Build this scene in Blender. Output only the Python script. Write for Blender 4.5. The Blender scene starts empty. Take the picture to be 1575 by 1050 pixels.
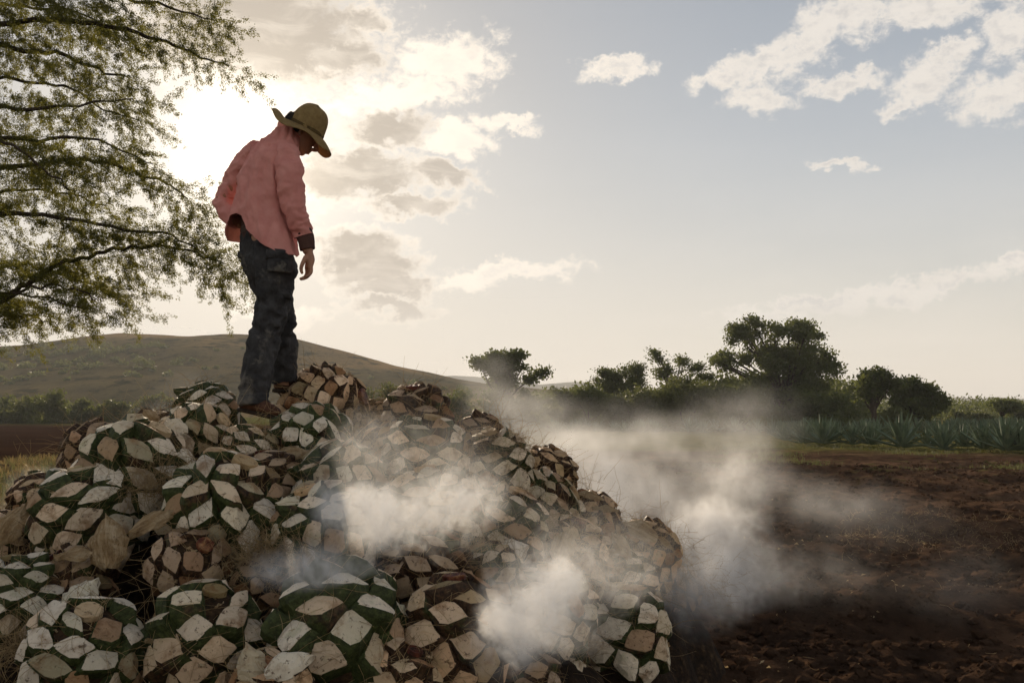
import bpy, math, random
import numpy as np
from mathutils import Vector, Matrix, noise as mn

random.seed(11)
RNG = np.random.default_rng(7)
S = bpy.context.scene
COL = S.collection
R = math.radians

# ------------------------------------------------------------------ camera
F_PX, CX, CY, PITCH, CAM_H = 1531.0, 787.5, 525.0, R(3.92), 1.7
cam_data = bpy.data.cameras.new('camera')
cam_data.sensor_width = 36.0
cam_data.lens = 36.0 * F_PX / 1575.0
cam_data.clip_start = 0.05
cam_data.clip_end = 20000
cam = bpy.data.objects.new('camera', cam_data)
COL.objects.link(cam)
cam.location = (0, 0, CAM_H)
cam.rotation_euler = (math.pi / 2 + PITCH, 0, 0)
S.camera = cam


def direction(px, py):
    u, v = (px - CX) / F_PX, (CY - py) / F_PX
    return Vector((u, math.cos(PITCH) - v * math.sin(PITCH), math.sin(PITCH) + v * math.cos(PITCH)))


def at(px, py, D):
    """the world point that lies D metres out (along +Y) and shows at pixel (px, py)"""
    d = direction(px, py)
    return Vector((0, 0, CAM_H)) + d * (D / d.y)


def azel(px, py):
    d = direction(px, py).normalized()
    return math.degrees(math.atan2(d.x, d.y)), math.degrees(math.asin(d.z))


# ------------------------------------------------------------------ sun, sky, exposure
SUN_DIR = direction(372, 232).normalized()
SUN_EL = math.asin(SUN_DIR.z)
SUN_AZ = math.atan2(SUN_DIR.x, SUN_DIR.y)
sl = bpy.data.lights.new('sun', 'SUN')
sl.energy = 5.0
sl.angle = R(0.6)
sl.color = (1.0, 0.82, 0.60)
sun = bpy.data.objects.new('sun', sl)
COL.objects.link(sun)
sun.rotation_euler = SUN_DIR.to_track_quat('Z', 'Y').to_euler()

world = bpy.data.worlds.new('World')
S.world = world
world.use_nodes = True
WT = world.node_tree
WT.nodes.clear()


class NT:
    """tiny node builder"""
    def __init__(s, tree):
        s.t = tree
        s.n = tree.nodes
        s.l = tree.links

    def put(s, sock, v):
        if v is None:
            return
        if hasattr(v, 'is_output') or isinstance(v, bpy.types.NodeSocket):
            s.l.new(v, sock)
        elif isinstance(v, bpy.types.Node):
            s.l.new(v.outputs[0], sock)
        else:
            if hasattr(sock.default_value, '__len__') and not hasattr(v, '__len__'):
                v = (v,) * len(sock.default_value)
            if hasattr(sock.default_value, '__len__') and len(sock.default_value) == 4 and len(v) == 3:
                v = (*v, 1.0)
            sock.default_value = v

    def add(s, typ, ins=None, **props):
        nd = s.n.new(typ)
        for k, v in props.items():
            setattr(nd, k, v)
        for k, v in (ins or {}).items():
            s.put(nd.inputs[k], v)
        return nd

    def m(s, op, a, b=None, c=None, clamp=False):
        nd = s.n.new('ShaderNodeMath')
        nd.operation = op
        nd.use_clamp = clamp
        for i, v in enumerate((a, b, c)):
            if v is not None:
                s.put(nd.inputs[i], v)
        return nd.outputs[0]

    def vm(s, op, a, b=None, scale=None):
        nd = s.n.new('ShaderNodeVectorMath')
        nd.operation = op
        s.put(nd.inputs[0], a)
        if b is not None:
            s.put(nd.inputs[1], b)
        if scale is not None:
            s.put(nd.inputs['Scale'], scale)
        return nd.outputs['Value'] if op in ('LENGTH', 'DOT_PRODUCT', 'DISTANCE') else nd.outputs[0]

    def mix(s, f, a, b, blend='MIX'):
        nd = s.n.new('ShaderNodeMix')
        nd.data_type = 'RGBA'
        nd.blend_type = blend
        s.put(nd.inputs[0], f)
        s.put(nd.inputs[6], a)
        s.put(nd.inputs[7], b)
        return nd.outputs[2]

    def noise(s, vec, scale, detail=4, rough=0.55, dist=0.0, color=False, dims='3D'):
        nd = s.n.new('ShaderNodeTexNoise')
        nd.noise_dimensions = dims
        if vec is not None:
            s.put(nd.inputs['Vector'], vec)
        s.put(nd.inputs['Scale'], scale)
        s.put(nd.inputs['Detail'], detail)
        s.put(nd.inputs['Roughness'], rough)
        s.put(nd.inputs['Distortion'], dist)
        return nd.outputs['Color' if color else 0]

    def ramp(s, f, stops, interp='LINEAR'):
        nd = s.n.new('ShaderNodeValToRGB')
        cr = nd.color_ramp
        cr.interpolation = interp
        while len(cr.elements) < len(stops):
            cr.elements.new(0.5)
        for e, (p, c) in zip(cr.elements, stops):
            e.position = p
            e.color = (*c, 1) if hasattr(c, '__len__') else (c, c, c, 1)
        s.put(nd.inputs[0], f)
        return nd.outputs[0]

    def sm(s, v, lo, hi, a=0.0, b=1.0):
        nd = s.n.new('ShaderNodeMapRange')
        nd.interpolation_type = 'SMOOTHSTEP'
        s.put(nd.inputs[0], v)
        for i, x in enumerate((lo, hi, a, b)):
            s.put(nd.inputs[i + 1], x)
        return nd.outputs[0]


def build_sky():
    w = NT(WT)
    gen = w.add('ShaderNodeTexCoord').outputs['Generated']
    sky = w.add('ShaderNodeTexSky', sky_type='NISHITA', sun_disc=False, sun_elevation=SUN_EL,
                sun_rotation=SUN_AZ, altitude=300, air_density=1.0, dust_density=0.9, ozone_density=1.0)
    base = w.vm('SCALE', sky.outputs[0], scale=0.1)
    lum = w.vm('DOT_PRODUCT', base, (0.3, 0.5, 0.2))
    base = w.vm('SCALE', base, scale=w.m('DIVIDE', 1.0, w.m('ADD', 1.0, w.m('MULTIPLY', lum, 1.6))))
    hs = w.add('ShaderNodeHueSaturation', {'Saturation': 0.6, 'Value': 1.25, 'Color': base})
    base = hs.outputs[0]
    # polar coordinates of the view direction, degrees
    sx = w.add('ShaderNodeSeparateXYZ', {0: gen})
    az = w.m('MULTIPLY', w.m('ARCTAN2', sx.outputs[0], sx.outputs[1]), 57.29578)
    el = w.m('MULTIPLY', w.m('ARCSINE', sx.outputs[2]), 57.29578)
    pos = w.add('ShaderNodeCombineXYZ', {0: az, 1: el, 2: 0.0}).outputs[0]
    cosang = w.vm('DOT_PRODUCT', gen, tuple(SUN_DIR))
    ang = w.m('MULTIPLY', w.m('ARCCOSINE', w.m('MINIMUM', cosang, 0.99999)), 57.29578)
    # thin veil of high cloud: brightens and greys the lower sky
    veil = w.sm(el, 24.0, -1.0, 0.0, 1.0)
    vn = w.noise(w.vm('MULTIPLY', pos, (0.05, 0.19, 1)), 1.0, 5, 0.6, 0.4)
    veil = w.m('MULTIPLY', veil, w.sm(vn, 0.2, 0.8, 0.75, 1.1))
    base = w.mix(w.m('ADD', w.m('MULTIPLY', veil, 0.85), 0.05, clamp=True), base, w.mix(w.sm(el, 2.0, 20.0), (0.72, 0.665, 0.59), (0.60, 0.615, 0.64)))
    # aureole round the sun, as dusty air and thin cloud give
    gl = w.m('MULTIPLY', w.m('EXPONENT', w.m('MULTIPLY', ang, -1 / 2.8)), 1.7)
    g2 = w.m('MULTIPLY', w.m('EXPONENT', w.m('MULTIPLY', ang, -1 / 11.0)), 0.05)
    # cumulus
    wc = w.noise(w.vm('MULTIPLY', pos, (0.42, 0.52, 1)), 1.0, 6, 0.62, 0.0, color=True)
    warp = w.vm('SCALE', w.vm('SUBTRACT', wc, (0.5, 0.5, 0.5)), scale=3.4)
    wpos = w.vm('ADD', pos, warp)
    CL = [  # px, py, rx, ry, tilt, greyness
        (395, 40, 215, 105, 0, 1.0), (520, 95, 95, 36, -8, .8), (560, 35, 60, 36, 0, .6), (690, 95, 96, 50, -8, 0.1), (610, 150, 130, 32, -5, .2),
        (602, 196, 80, 32, 0, .8), (700, 215, 66, 28, 0, 0.15), (545, 268, 135, 55, 0, 1.0), (672, 268, 84, 24, 10, .7), (640, 318, 84, 24, -3, .8),
        (565, 400, 100, 52, 12, .9), (600, 438, 90, 24, 0, .9), (603, 471, 84, 21, 0, .8), (770, 422, 140, 20, -6, 0.3), (778, 190, 60, 15, 8, 0.1), (430, 480, 80, 18, 0, .3),
        (950, 106, 66, 18, -5, 0.1), (1262, 48, 110, 42, -35, .35), (1180, 88, 66, 26, -25, .3), (1120, 124, 60, 24, 0, .2), (1165, 152, 56, 30, 0, .2), (1300, 124, 70, 18, -4, .2),
        (1310, 20, 62, 42, 0, .3), (1425, 10, 84, 24, 0, .3), (1425, 115, 60, 38, -30, .3), (1548, 140, 82, 38, -8, .3), (1556, 40, 50, 42, -20, .3), (1460, 72, 40, 18, 0, .2),
        (1380, 158, 34, 14, 0, .2), (1290, 250, 44, 9, 0, 0.0), (1560, 400, 60, 14, -12, 0.0), (1400, 448, 210, 16, -10, 0.0), (1240, 470, 160, 12, -6, 0.0),
        # unseen clouds round the rest of the sky are added below as fill light
    ]
    ells = []
    for (px, py, rx, ry, tilt, g) in CL:
        a, e = azel(px, py)
        s = 57.3 / F_PX
        ells.append((a, e, rx * s, ry * s, tilt, g))
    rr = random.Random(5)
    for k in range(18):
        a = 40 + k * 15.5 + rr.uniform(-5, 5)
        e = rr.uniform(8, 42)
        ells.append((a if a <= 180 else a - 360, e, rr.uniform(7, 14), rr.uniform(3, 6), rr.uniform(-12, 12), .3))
    d = None
    gr = None
    for (a, e, rx, ry, tilt, g) in ells:
        mp = w.add('ShaderNodeMapping', {'Vector': wpos, 'Location': (a, e, 0), 'Rotation': (0, 0, R(-tilt)), 'Scale': (rx, ry, 1)}, vector_type='TEXTURE')
        # kill z so length is planar
        ln = w.vm('LENGTH', w.vm('MULTIPLY', mp.outputs[0], (1, 1, 0)))
        v = w.m('SUBTRACT', 1.0, ln)
        d = v if d is None else w.m('SMOOTH_MAX', d, v, 0.12)
        if g > 0.5:
            vg = w.m('MULTIPLY', v, g)
            gr = vg if gr is None else w.m('MAXIMUM', gr, vg)
    fine = w.noise(w.vm('MULTIPLY', pos, (1.1, 1.5, 1)), 1.0, 8, 0.66, 0.3)
    dd = w.m('ADD', d, w.m('MULTIPLY', w.m('SUBTRACT', fine, 0.5), 1.7))
    cover = w.sm(dd, -0.16, 0.50)
    thick = w.sm(w.m('ADD', gr, w.m('MULTIPLY', w.m('SUBTRACT', fine, 0.5), 0.8)), 0.0, 0.5)
    near = w.sm(ang, 34.0, 4.0)
    bright = w.mix(near, (0.74, 0.69, 0.63), (1.05, 0.93, 0.78))
    body = w.mix(near, (0.63, 0.585, 0.55), (0.50, 0.43, 0.35))
    # softly modelled inside of the far clouds
    ins = w.m('MULTIPLY', w.sm(w.noise(w.vm('MULTIPLY', pos, (0.55, 0.9, 1)), 1.0, 6, .65), 0.42, 0.58), w.sm(dd, .3, .9))
    bright = w.mix(w.m('MULTIPLY', ins, w.m('SUBTRACT', 1.0, near)), bright, (0.60, 0.57, 0.54))
    bright = w.mix(w.sm(ang, 60, 110), bright, (1.45, 1.25, 1.00))      # unseen clouds behind the camera, brightened to fill the shaded fronts
    soft = w.noise(w.vm('MULTIPLY', pos, (0.28, 0.85, 1)), 1.0, 7, 0.62, 0.6)
    body = w.mix(w.sm(soft, 0.42, 0.68, 0, 0.55), body, w.vm('SCALE', bright, scale=0.80))
    bright = w.mix(w.sm(soft, 0.50, 0.30, 0, 0.30), bright, w.vm('SCALE', bright, scale=0.78))
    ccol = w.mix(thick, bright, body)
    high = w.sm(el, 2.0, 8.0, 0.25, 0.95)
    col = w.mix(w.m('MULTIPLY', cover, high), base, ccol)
    glow = w.vm('ADD', w.vm('SCALE', (1.0, 0.86, 0.66), scale=gl), w.vm('SCALE', (1.0, 0.86, 0.66), scale=g2))
    dim = w.m('SUBTRACT', 1.0, w.m('MULTIPLY', w.m('MULTIPLY', cover, thick), w.sm(ang, 1.0, 9.0, 0.2, 0.72)))
    col = w.vm('ADD', col, w.vm('SCALE', glow, scale=dim))
    bg = w.add('ShaderNodeBackground', {'Color': col, 'Strength': 1.0})
    out = w.add('ShaderNodeOutputWorld')
    w.l.new(bg.outputs[0], out.inputs[0])
    world.cycles.sampling_method = 'MANUAL'
    world.cycles.sample_map_resolution = 1024


build_sky()
S.view_settings.view_transform = 'Standard'
S.view_settings.look = 'None'
S.view_settings.exposure = 0.2
S.view_settings.gamma = 1.0
S.view_settings.use_curve_mapping = False
S.cycles.use_denoising = True
S.cycles.denoiser = 'OPENIMAGEDENOISE'
S.cycles.max_bounces = 8
S.cycles.diffuse_bounces = 2
S.cycles.glossy_bounces = 2
S.cycles.transmission_bounces = 2
S.cycles.volume_bounces = 5
S.cycles.transparent_max_bounces = 8
S.cycles.use_adaptive_sampling = True
S.cycles.adaptive_threshold = 0.02
S.cycles.volume_step_rate = 1.0
S.cycles.volume_max_steps = 256
S.cycles.sample_clamp_indirect = 4.0
S.cycles.caustics_reflective = False
S.cycles.caustics_refractive = False

# ------------------------------------------------------------------ helpers
def mesh_of(name, V, F, mats=(), mi=None, smooth=False):
    """fast mesh from numpy: F is an (n,3) or (n,4) array, or a list of such arrays"""
    me = bpy.data.meshes.new(name)
    V = np.asarray(V, dtype=np.float32).reshape(-1, 3)
    Fs = [np.asarray(f, dtype=np.int32) for f in (F if isinstance(F, list) and len(F) and hasattr(F[0], 'ndim') else [F])]
    Fs = [f for f in Fs if len(f)]
    me.vertices.add(len(V))
    me.vertices.foreach_set('co', V.ravel())
    nl = sum(f.size for f in Fs)
    npoly = sum(len(f) for f in Fs)
    me.loops.add(nl)
    me.loops.foreach_set('vertex_index', np.concatenate([f.ravel() for f in Fs]))
    me.polygons.add(npoly)
    tot = np.concatenate([np.full(len(f), f.shape[1], dtype=np.int32) for f in Fs])
    st = np.concatenate([[0], np.cumsum(tot)[:-1]]).astype(np.int32)
    me.polygons.foreach_set('loop_start', st)
    try:
        me.polygons.foreach_set('loop_total', tot)
    except Exception:
        pass
    for m in mats:
        me.materials.append(m)
    if mi is not None:
        me.polygons.foreach_set('material_index', np.asarray(mi, dtype=np.int32))
    me.polygons.foreach_set('use_smooth', np.full(npoly, bool(smooth)))
    me.update(calc_edges=True)
    return me


def obj(name, me, parent=None, loc=None, label=None, cat=None, group=None, kind=None):
    o = bpy.data.objects.new(name, me)
    COL.objects.link(o)
    if parent is not None:
        o.parent = parent
    if loc is not None:
        o.location = loc
    tag(o, label, cat, group, kind)
    return o


def tag(o, label=None, cat=None, group=None, kind=None):
    for k, v in (('label', label), ('category', cat), ('group', group), ('kind', kind)):
        if v:
            o[k] = v
    return o


def mat(name):
    m = bpy.data.materials.new(name)
    m.use_nodes = True
    m.node_tree.nodes.clear()
    w = NT(m.node_tree)
    return m, w


def finish(w, color, rough=0.8, bump=None, bstr=0.3, bdist=0.02, spec=0.3, transl=None, **extra):
    ins = {'Base Color': color, 'Roughness': rough, 'Specular IOR Level': spec}
    ins.update(extra)
    b = w.add('ShaderNodeBsdfPrincipled', ins)
    if bump is not None:
        bn = w.add('ShaderNodeBump', {'Height': bump, 'Strength': bstr, 'Distance': bdist})
        w.l.new(bn.outputs[0], b.inputs['Normal'])
    sh = b.outputs[0]
    if transl is not None:
        col, f = transl
        t = w.add('ShaderNodeBsdfTranslucent', {'Color': col})
        mx = w.add('ShaderNodeMixShader', {0: f, 1: sh, 2: t.outputs[0]})
        sh = mx.outputs[0]
    o = w.add('ShaderNodeOutputMaterial')
    w.l.new(sh, o.inputs[0])
    return b


def fbm(x, y, scale, octaves=4, seed=0, rough=0.5):
    """cheap value-noise fbm on numpy arrays"""
    out = np.zeros_like(x, dtype=np.float64)
    amp, tot = 1.0, 0.0
    for k in range(octaves):
        s = scale * 2 ** k
        xi, yi = np.floor(x * s), np.floor(y * s)
        xf, yf = x * s - xi, y * s - yi
        xf, yf = xf * xf * (3 - 2 * xf), yf * yf * (3 - 2 * yf)

        def h(a, b):
            n = np.sin(a * 127.1 + b * 311.7 + seed * 74.7 + k * 19.3) * 43758.5453
            return n - np.floor(n)
        v = (h(xi, yi) * (1 - xf) + h(xi + 1, yi) * xf) * (1 - yf) + (h(xi, yi + 1) * (1 - xf) + h(xi + 1, yi + 1) * xf) * yf
        out += amp * (v - 0.5)
        tot += amp
        amp *= rough
    return out / tot * 2


def grid_mesh(name, xs, ys, zf, mats, smooth=True):
    X, Y = np.meshgrid(xs, ys)
    Z = zf(X, Y)
    V = np.stack([X, Y, Z], -1).reshape(-1, 3)
    nx, ny = len(xs), len(ys)
    i = np.arange(nx * ny).reshape(ny, nx)
    F = np.stack([i[:-1, :-1], i[:-1, 1:], i[1:, 1:], i[1:, :-1]], -1).reshape(-1, 4)
    return mesh_of(name, V, F, mats, smooth=smooth)


def ss(x, a, b):
    t = np.clip((x - a) / (b - a), 0, 1)
    return t * t * (3 - 2 * t)


# ------------------------------------------------------------------ ground
def bumpf(X, Y, cx, cy, rx, ry, h):
    q = ((X - cx) / rx) ** 2 + ((Y - cy) / ry) ** 2
    return h * np.exp(-q)


def gpt(px, py):
    """ground point (z=0) under a pixel"""
    d = direction(px, py)
    t = -CAM_H / d.z
    return d.x * t, d.y * t


FEAT = []
for (px, py, wx, wy, h) in [
    (1310, 770, 1.7, 0.9, -0.30), (1130, 775, 1.0, 0.7, 0.16), (1250, 735, 2.2, 1.0, 0.14), (1430, 820, 1.3, 0.35, 0.16),
    (1230, 800, 0.9, 0.3, 0.12), (1330, 870, 0.7, 0.5, -0.12), (1430, 975, 0.42, 0.3, -0.22), (1370, 940, 0.5, 0.25, 0.08),
    (1500, 930, 0.5, 0.35, -0.12), (1530, 870, 0.6, 0.4, -0.1), (1540, 990, 0.3, 0.22, 0.06), (1250, 985, 0.4, 0.3, -0.05),
    (1180, 860, 0.6, 0.3, 0.08), (1420, 740, 3.0, 1.3, 0.10), (1540, 760, 2.0, 1.2, -0.1), (1150, 940, 0.5, 0.35, 0.05)]:
    gx, gy = gpt(px, py)
    FEAT.append((gx, gy, wx, wy, h * 1.6))


def ground_z(X, Y):
    X = np.asarray(X, dtype=np.float64)
    Y = np.asarray(Y, dtype=np.float64)
    near = ss(Y, 60, 20)
    z = 0.05 * fbm(X, Y, 0.25, 3, 1) * ss(Y, 300, 60)
    for f in FEAT:
        z = z + bumpf(X, Y, *f)
    wild = ss(X, -9, -2)                                   # rough charred soil round and right of the pile
    z += near * wild * (0.16 * fbm(X, Y, 0.8, 4, 3, 0.6) + 0.10 * fbm(X, Y, 2.6, 5, 5, 0.65))
    # ploughed furrows in the left field and the far right field
    lf = ss(X, -6, -10) * ss(Y, 26, 32) * ss(Y, 150, 120)
    z += lf * (0.07 * np.sin((Y + 0.05 * X + 0.8 * fbm(X, Y, 0.06, 2, 8)) * 2 * math.pi / 2.4))
    # low bank along the left edge of the plough, shoulder of the agave field
    z += 0.12 * ss(X, 4, 12) * ss(Y, 27, 34) * ss(Y, 90, 60)
    return z


def edge_axis(lo, hi, fine, coarse, c0, c1):
    out = [lo]
    while out[-1] < hi:
        x = out[-1]
        if c0 <= x <= c1:
            s = fine
        else:
            dd = (c0 - x) if x < c0 else (x - c1)
            s = min(coarse, fine + dd * 0.09)
            if x < c0:
                s = min(s, max(fine, (c0 - x) * 0.5))
        out.append(x + s)
    return np.array(out)


def soil_material():
    m, w = mat('soil')
    geo = w.add('ShaderNodeNewGeometry').outputs['Position']
    sx = w.add('ShaderNodeSeparateXYZ', {0: geo})
    x, y = sx.outputs[0], sx.outputs[1]
    n1 = w.noise(geo, 0.35, 5, 0.6)
    n2 = w.noise(geo, 3.0, 6, 0.65)
    n3 = w.noise(geo, 22.0, 6, 0.7)
    soil = w.ramp(n1, [(0.3, (0.05, 0.029, 0.019)), (0.5, (0.13, 0.076, 0.046)), (0.68, (0.24, 0.14, 0.085))])
    soil = w.mix(w.sm(n2, 0.35, 0.7), w.mix(0.6, soil, (0.013, 0.010, 0.009)), soil)
    soil = w.mix(w.sm(n3, 0.58, 0.75, 0, 0.55), soil, (0.17, 0.115, 0.07))
    # charred black earth round the fire pit
    ch = w.m('MULTIPLY', w.sm(y, 15.0, 8.0), w.sm(w.noise(geo, 0.55, 4, 0.6), 0.40, 0.58))
    soil = w.mix(w.m('MULTIPLY', ch, 0.45), soil, (0.016, 0.011, 0.009))
    # ploughed brown field at the left
    lf = w.m('MULTIPLY', w.sm(x, -6.0, -10.0), w.m('MULTIPLY', w.sm(y, 26.0, 33.0), w.sm(y, 125.0, 118.0)))
    fw = w.noise(w.vm('MULTIPLY', geo, (0.12, 1.3, 1)), 1.0, 5, 0.65)
    plough = w.ramp(fw, [(0.3, (0.022, 0.011, 0.007)), (0.7, (0.062, 0.031, 0.017))])
    soil = w.mix(lf, soil, plough)
    # grass-covered strips: left patch, agave field margin, land beyond
    g1 = w.m('MULTIPLY', w.sm(x, -6.5, -8.5), w.sm(w.m('ADD', y, w.m('MULTIPLY', n1, 9)), 34.0, 31.0))
    edge = w.m('ADD', w.m('MULTIPLY', x, -0.52), 46.0)
    g2 = w.m('MULTIPLY', w.sm(w.m('SUBTRACT', w.m('ADD', y, w.m('MULTIPLY', n1, 7)), edge), -1.0, 5.0), w.sm(x, -3.0, 3.0))
    g3 = w.m('MAXIMUM', w.sm(y, 119.0, 124.0), w.m('MULTIPLY', w.sm(y, 100, 116), w.sm(x, -80, -30)))
    g3 = w.m('MULTIPLY', g3, w.sm(x, 6.0, 0.0, 0.0, 1.0))
    grass = w.ramp(w.noise(geo, 1.4, 6, 0.7), [(0.3, (0.05, 0.055, 0.016)), (0.5, (0.115, 0.115, 0.03)), (0.72, (0.23, 0.17, 0.065))])
    grass = w.mix(w.sm(n3, 0.5, 0.8, 0, 0.5), grass, (0.04, 0.03, 0.015))
    gm = w.m('MAXIMUM', g1, w.m('MAXIMUM', w.m('MULTIPLY', g2, 0.85), g3), clamp=True)
    # sparse weeds creeping on to the soil before the agaves
    wd = w.m('MULTIPLY', w.m('MULTIPLY', w.sm(x, 1.0, 5.0), w.sm(y, 17.0, 27.0)), w.sm(w.noise(geo, 0.9, 6, .7), 0.55, 0.66))
    gm = w.m('MAXIMUM', gm, w.m('MULTIPLY', wd, 0.6))
    col = w.mix(gm, soil, grass)
    h = w.m('ADD', w.m('MULTIPLY', n2, 1.0), w.m('MULTIPLY', n3, 0.5))
    h = w.m('ADD', h, w.m('MULTIPLY', w.noise(geo, 9.0, 6, 0.75), 0.9))
    finish(w, col, 0.95, bump=h, bstr=0.9, bdist=0.09, spec=0.0)
    return m


M_SOIL = soil_material()
xs = edge_axis(-2600, 2600, 0.045, 80, -0.6, 5.2)
ys = np.concatenate([np.arange(-12, 5.2, 0.6), np.arange(5.2, 13.5, 0.045)])
t = [13.5]
while t[-1] < 3300:
    t.append(t[-1] * 1.0 + max(0.06, (t[-1] - 9) * 0.011))
ys = np.concatenate([ys, np.array(t)])
ys = np.unique(ys)
g = obj('ground', grid_mesh('ground', xs, ys, ground_z, [M_SOIL]), kind='structure')


# ------------------------------------------------------------------ hills and far mountains
def hill_material(name, lo, mid, hi, scrub, scale=1.0):
    m, w = mat(name)
    geo = w.add('ShaderNodeNewGeometry').outputs['Position']
    v = w.vm('MULTIPLY', geo, (1, 0.45, 2.2))
    n1 = w.noise(v, 0.012 * scale, 6, 0.62, 0.3)
    n2 = w.noise(v, 0.11 * scale, 6, 0.7)
    n3 = w.noise(v, 0.5 * scale, 5, 0.7)
    c = w.ramp(n1, [(0.32, lo), (0.48, mid), (0.64, hi)])
    c = w.mix(w.sm(n2, 0.52, 0.62, 0, 0.85), c, scrub)
    c = w.mix(w.sm(n3, 0.55, 0.68, 0, 0.7), c, scrub)
    finish(w, c, 1.0, bump=n3, bstr=0.6, bdist=1.2, spec=0.0)
    return m


def ridge(name, sil, D, y0, y1, mtl, seed, rough, xext=(-400, 400), nx=420, ny=90, base=-2):
    """terrain whose crest at distance D follows the sampled heights"""
    hx = np.array([at(px, py, D).x for px, py in sil])
    hz = np.array([at(px, py, D).z for px, py in sil])
    xs = np.linspace(hx[0] - 0, hx[-1] + 0, nx)
    ys = np.concatenate([np.linspace(y0, D, ny), np.linspace(D, y1, 24)[1:]])

    def zf(X, Y):
        crest = np.interp(X, hx, hz)
        up = ss(Y, y0, D) * 0.45 + np.clip((Y - y0) / (D - y0), 0, 1) ** 1.25 * 0.55
        prof = np.where(Y <= D, up, ss(Y, y1, D))
        n = fbm(X, Y, 1 / (0.25 * (D - y0)), 5, seed, 0.55)
        return base + (crest - base) * prof + n * rough * np.clip(prof * 3, 0, 1) * np.where(Y > D - 1, 0.35, np.clip(1.25 - prof, 0.25, 1))
    return obj(name, grid_mesh(name, xs, ys, zf, [mtl]), kind='structure'), zf


M_HILL = hill_material('hill_scrub', (0.055, 0.050, 0.020), (0.14, 0.105, 0.045), (0.30, 0.19, 0.08), (0.026, 0.030, 0.012))
M_FAR = hill_material('far_mountain', (0.05, 0.06, 0.03), (0.10, 0.09, 0.05), (0.16, 0.13, 0.08), (0.03, 0.04, 0.02), 0.2)
HILL, HILL_Z = ridge('hill', [(-900, 560), (-500, 545), (-200, 540), (0, 533), (60, 530), (105, 524), (140, 518), (180, 514), (230, 515.5), (300, 518), (340, 515), (400, 516), (450, 521),
                    (520, 538), (600, 561), (650, 572), (700, 583), (760, 592), (860, 600), (960, 606), (1050, 622), (1150, 634)], 470, 190, 900, M_HILL, 3, 6.0)
ridge('mountain_ridge', [(300, 600), (500, 590), (640, 580), (700, 577.5), (730, 579), (760, 583), (800, 588), (830, 592), (860, 590), (885, 587), (910, 590), (960, 600), (1040, 612), (1100, 622)],
      2300, 1500, 2900, M_FAR, 5, 12)
ridge('distant_mountain', [(1200, 622), (1330, 606), (1400, 606), (1450, 609), (1500, 613), (1535, 611), (1575, 614), (1700, 606), (1900, 600), (2200, 615)], 2700, 1900, 3200, M_FAR, 6, 10)
ridge('low_ridge', [(1000, 640), (1150, 632), (1300, 628), (1450, 626), (1520, 627), (1575, 630), (1700, 624), (2000, 626)], 420, 250, 700, M_HILL, 8, 2.0)


# ------------------------------------------------------------------ haze
def haze():
    m, w = mat('haze')
    pv = w.add('ShaderNodeVolumePrincipled', {'Color': (0.93, 0.95, 1.0), 'Density': 0.00026, 'Anisotropy': 0.15})
    o = w.add('ShaderNodeOutputMaterial')
    w.l.new(pv.outputs[0], o.inputs['Volume'])
    x0, x1, y0, y1, z0, z1 = -2700, 2700, -30, 3400, -3, 125
    V = [(x, y, z) for x in (x0, x1) for y in (y0, y1) for z in (z0, z1)]
    F = [(0, 1, 3, 2), (4, 6, 7, 5), (0, 4, 5, 1), (2, 3, 7, 6), (0, 2, 6, 4), (1, 5, 7, 3)]
    obj('haze', mesh_of('haze', V, np.array(F), [m]), kind='stuff')


haze()

# ------------------------------------------------------------------ vegetation
def tube(path, radii, n=5):
    """tapered tube: vertices and quads"""
    P = np.asarray(path, dtype=float)
    T = np.gradient(P, axis=0)
    T /= np.linalg.norm(T, axis=1)[:, None] + 1e-9
    up = np.array([0.13, 0.21, 1.0])
    A = np.cross(T, up)
    A /= np.linalg.norm(A, axis=1)[:, None] + 1e-9
    B = np.cross(T, A)
    ang = np.arange(n) * 2 * math.pi / n
    V = P[:, None] + np.asarray(radii)[:, None, None] * (A[:, None] * np.cos(ang)[None, :, None] + B[:, None] * np.sin(ang)[None, :, None])
    i = np.arange(len(P) * n).reshape(len(P), n)
    F = np.stack([i[:-1], np.roll(i[:-1], -1, 1), np.roll(i[1:], -1, 1), i[1:]], -1).reshape(-1, 4)
    return V.reshape(-1, 3), F


class Soup:
    def __init__(s):
        s.V, s.F, s.n = [], [], 0

    def add(s, V, F):
        V = np.asarray(V)
        s.V.append(V)
        s.F.append(np.asarray(F) + s.n)
        s.n += len(V)

    def mesh(s, name, mats, smooth=False):
        return mesh_of(name, np.concatenate(s.V), np.concatenate(s.F), mats, smooth=smooth)


def leaves(C, size, aspect=0.5, rng=RNG, axis=None):
    """diamond leaves (n) centred on C: one quad each, folded slightly"""
    n = len(C)
    if axis is None:
        axis = rng.normal(size=(n, 3))
    axis = axis / (np.linalg.norm(axis, axis=1)[:, None] + 1e-9)
    q = rng.normal(size=(n, 3))
    side = np.cross(axis, q)
    side /= np.linalg.norm(side, axis=1)[:, None] + 1e-9
    L = (size * rng.uniform(0.6, 1.3, n))[:, None]
    a, b = axis * L, side * L * aspect * 0.5
    V = np.stack([C, C + a * 0.5 + b, C + a, C + a * 0.45 - b], 1).reshape(-1, 3)
    F = np.arange(4 * n).reshape(n, 4)
    return V, F


def leaf_material(name, dark, light, tr, f=0.4, sc=0.6, rough=0.6):
    m, w = mat(name)
    geo = w.add('ShaderNodeNewGeometry').outputs['Position']
    n = w.noise(geo, sc, 4, 0.65)
    c = w.mix(w.sm(n, 0.35, 0.65), dark, light)
    finish(w, c, rough, spec=0.2, transl=(tr, f))
    return m


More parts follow.
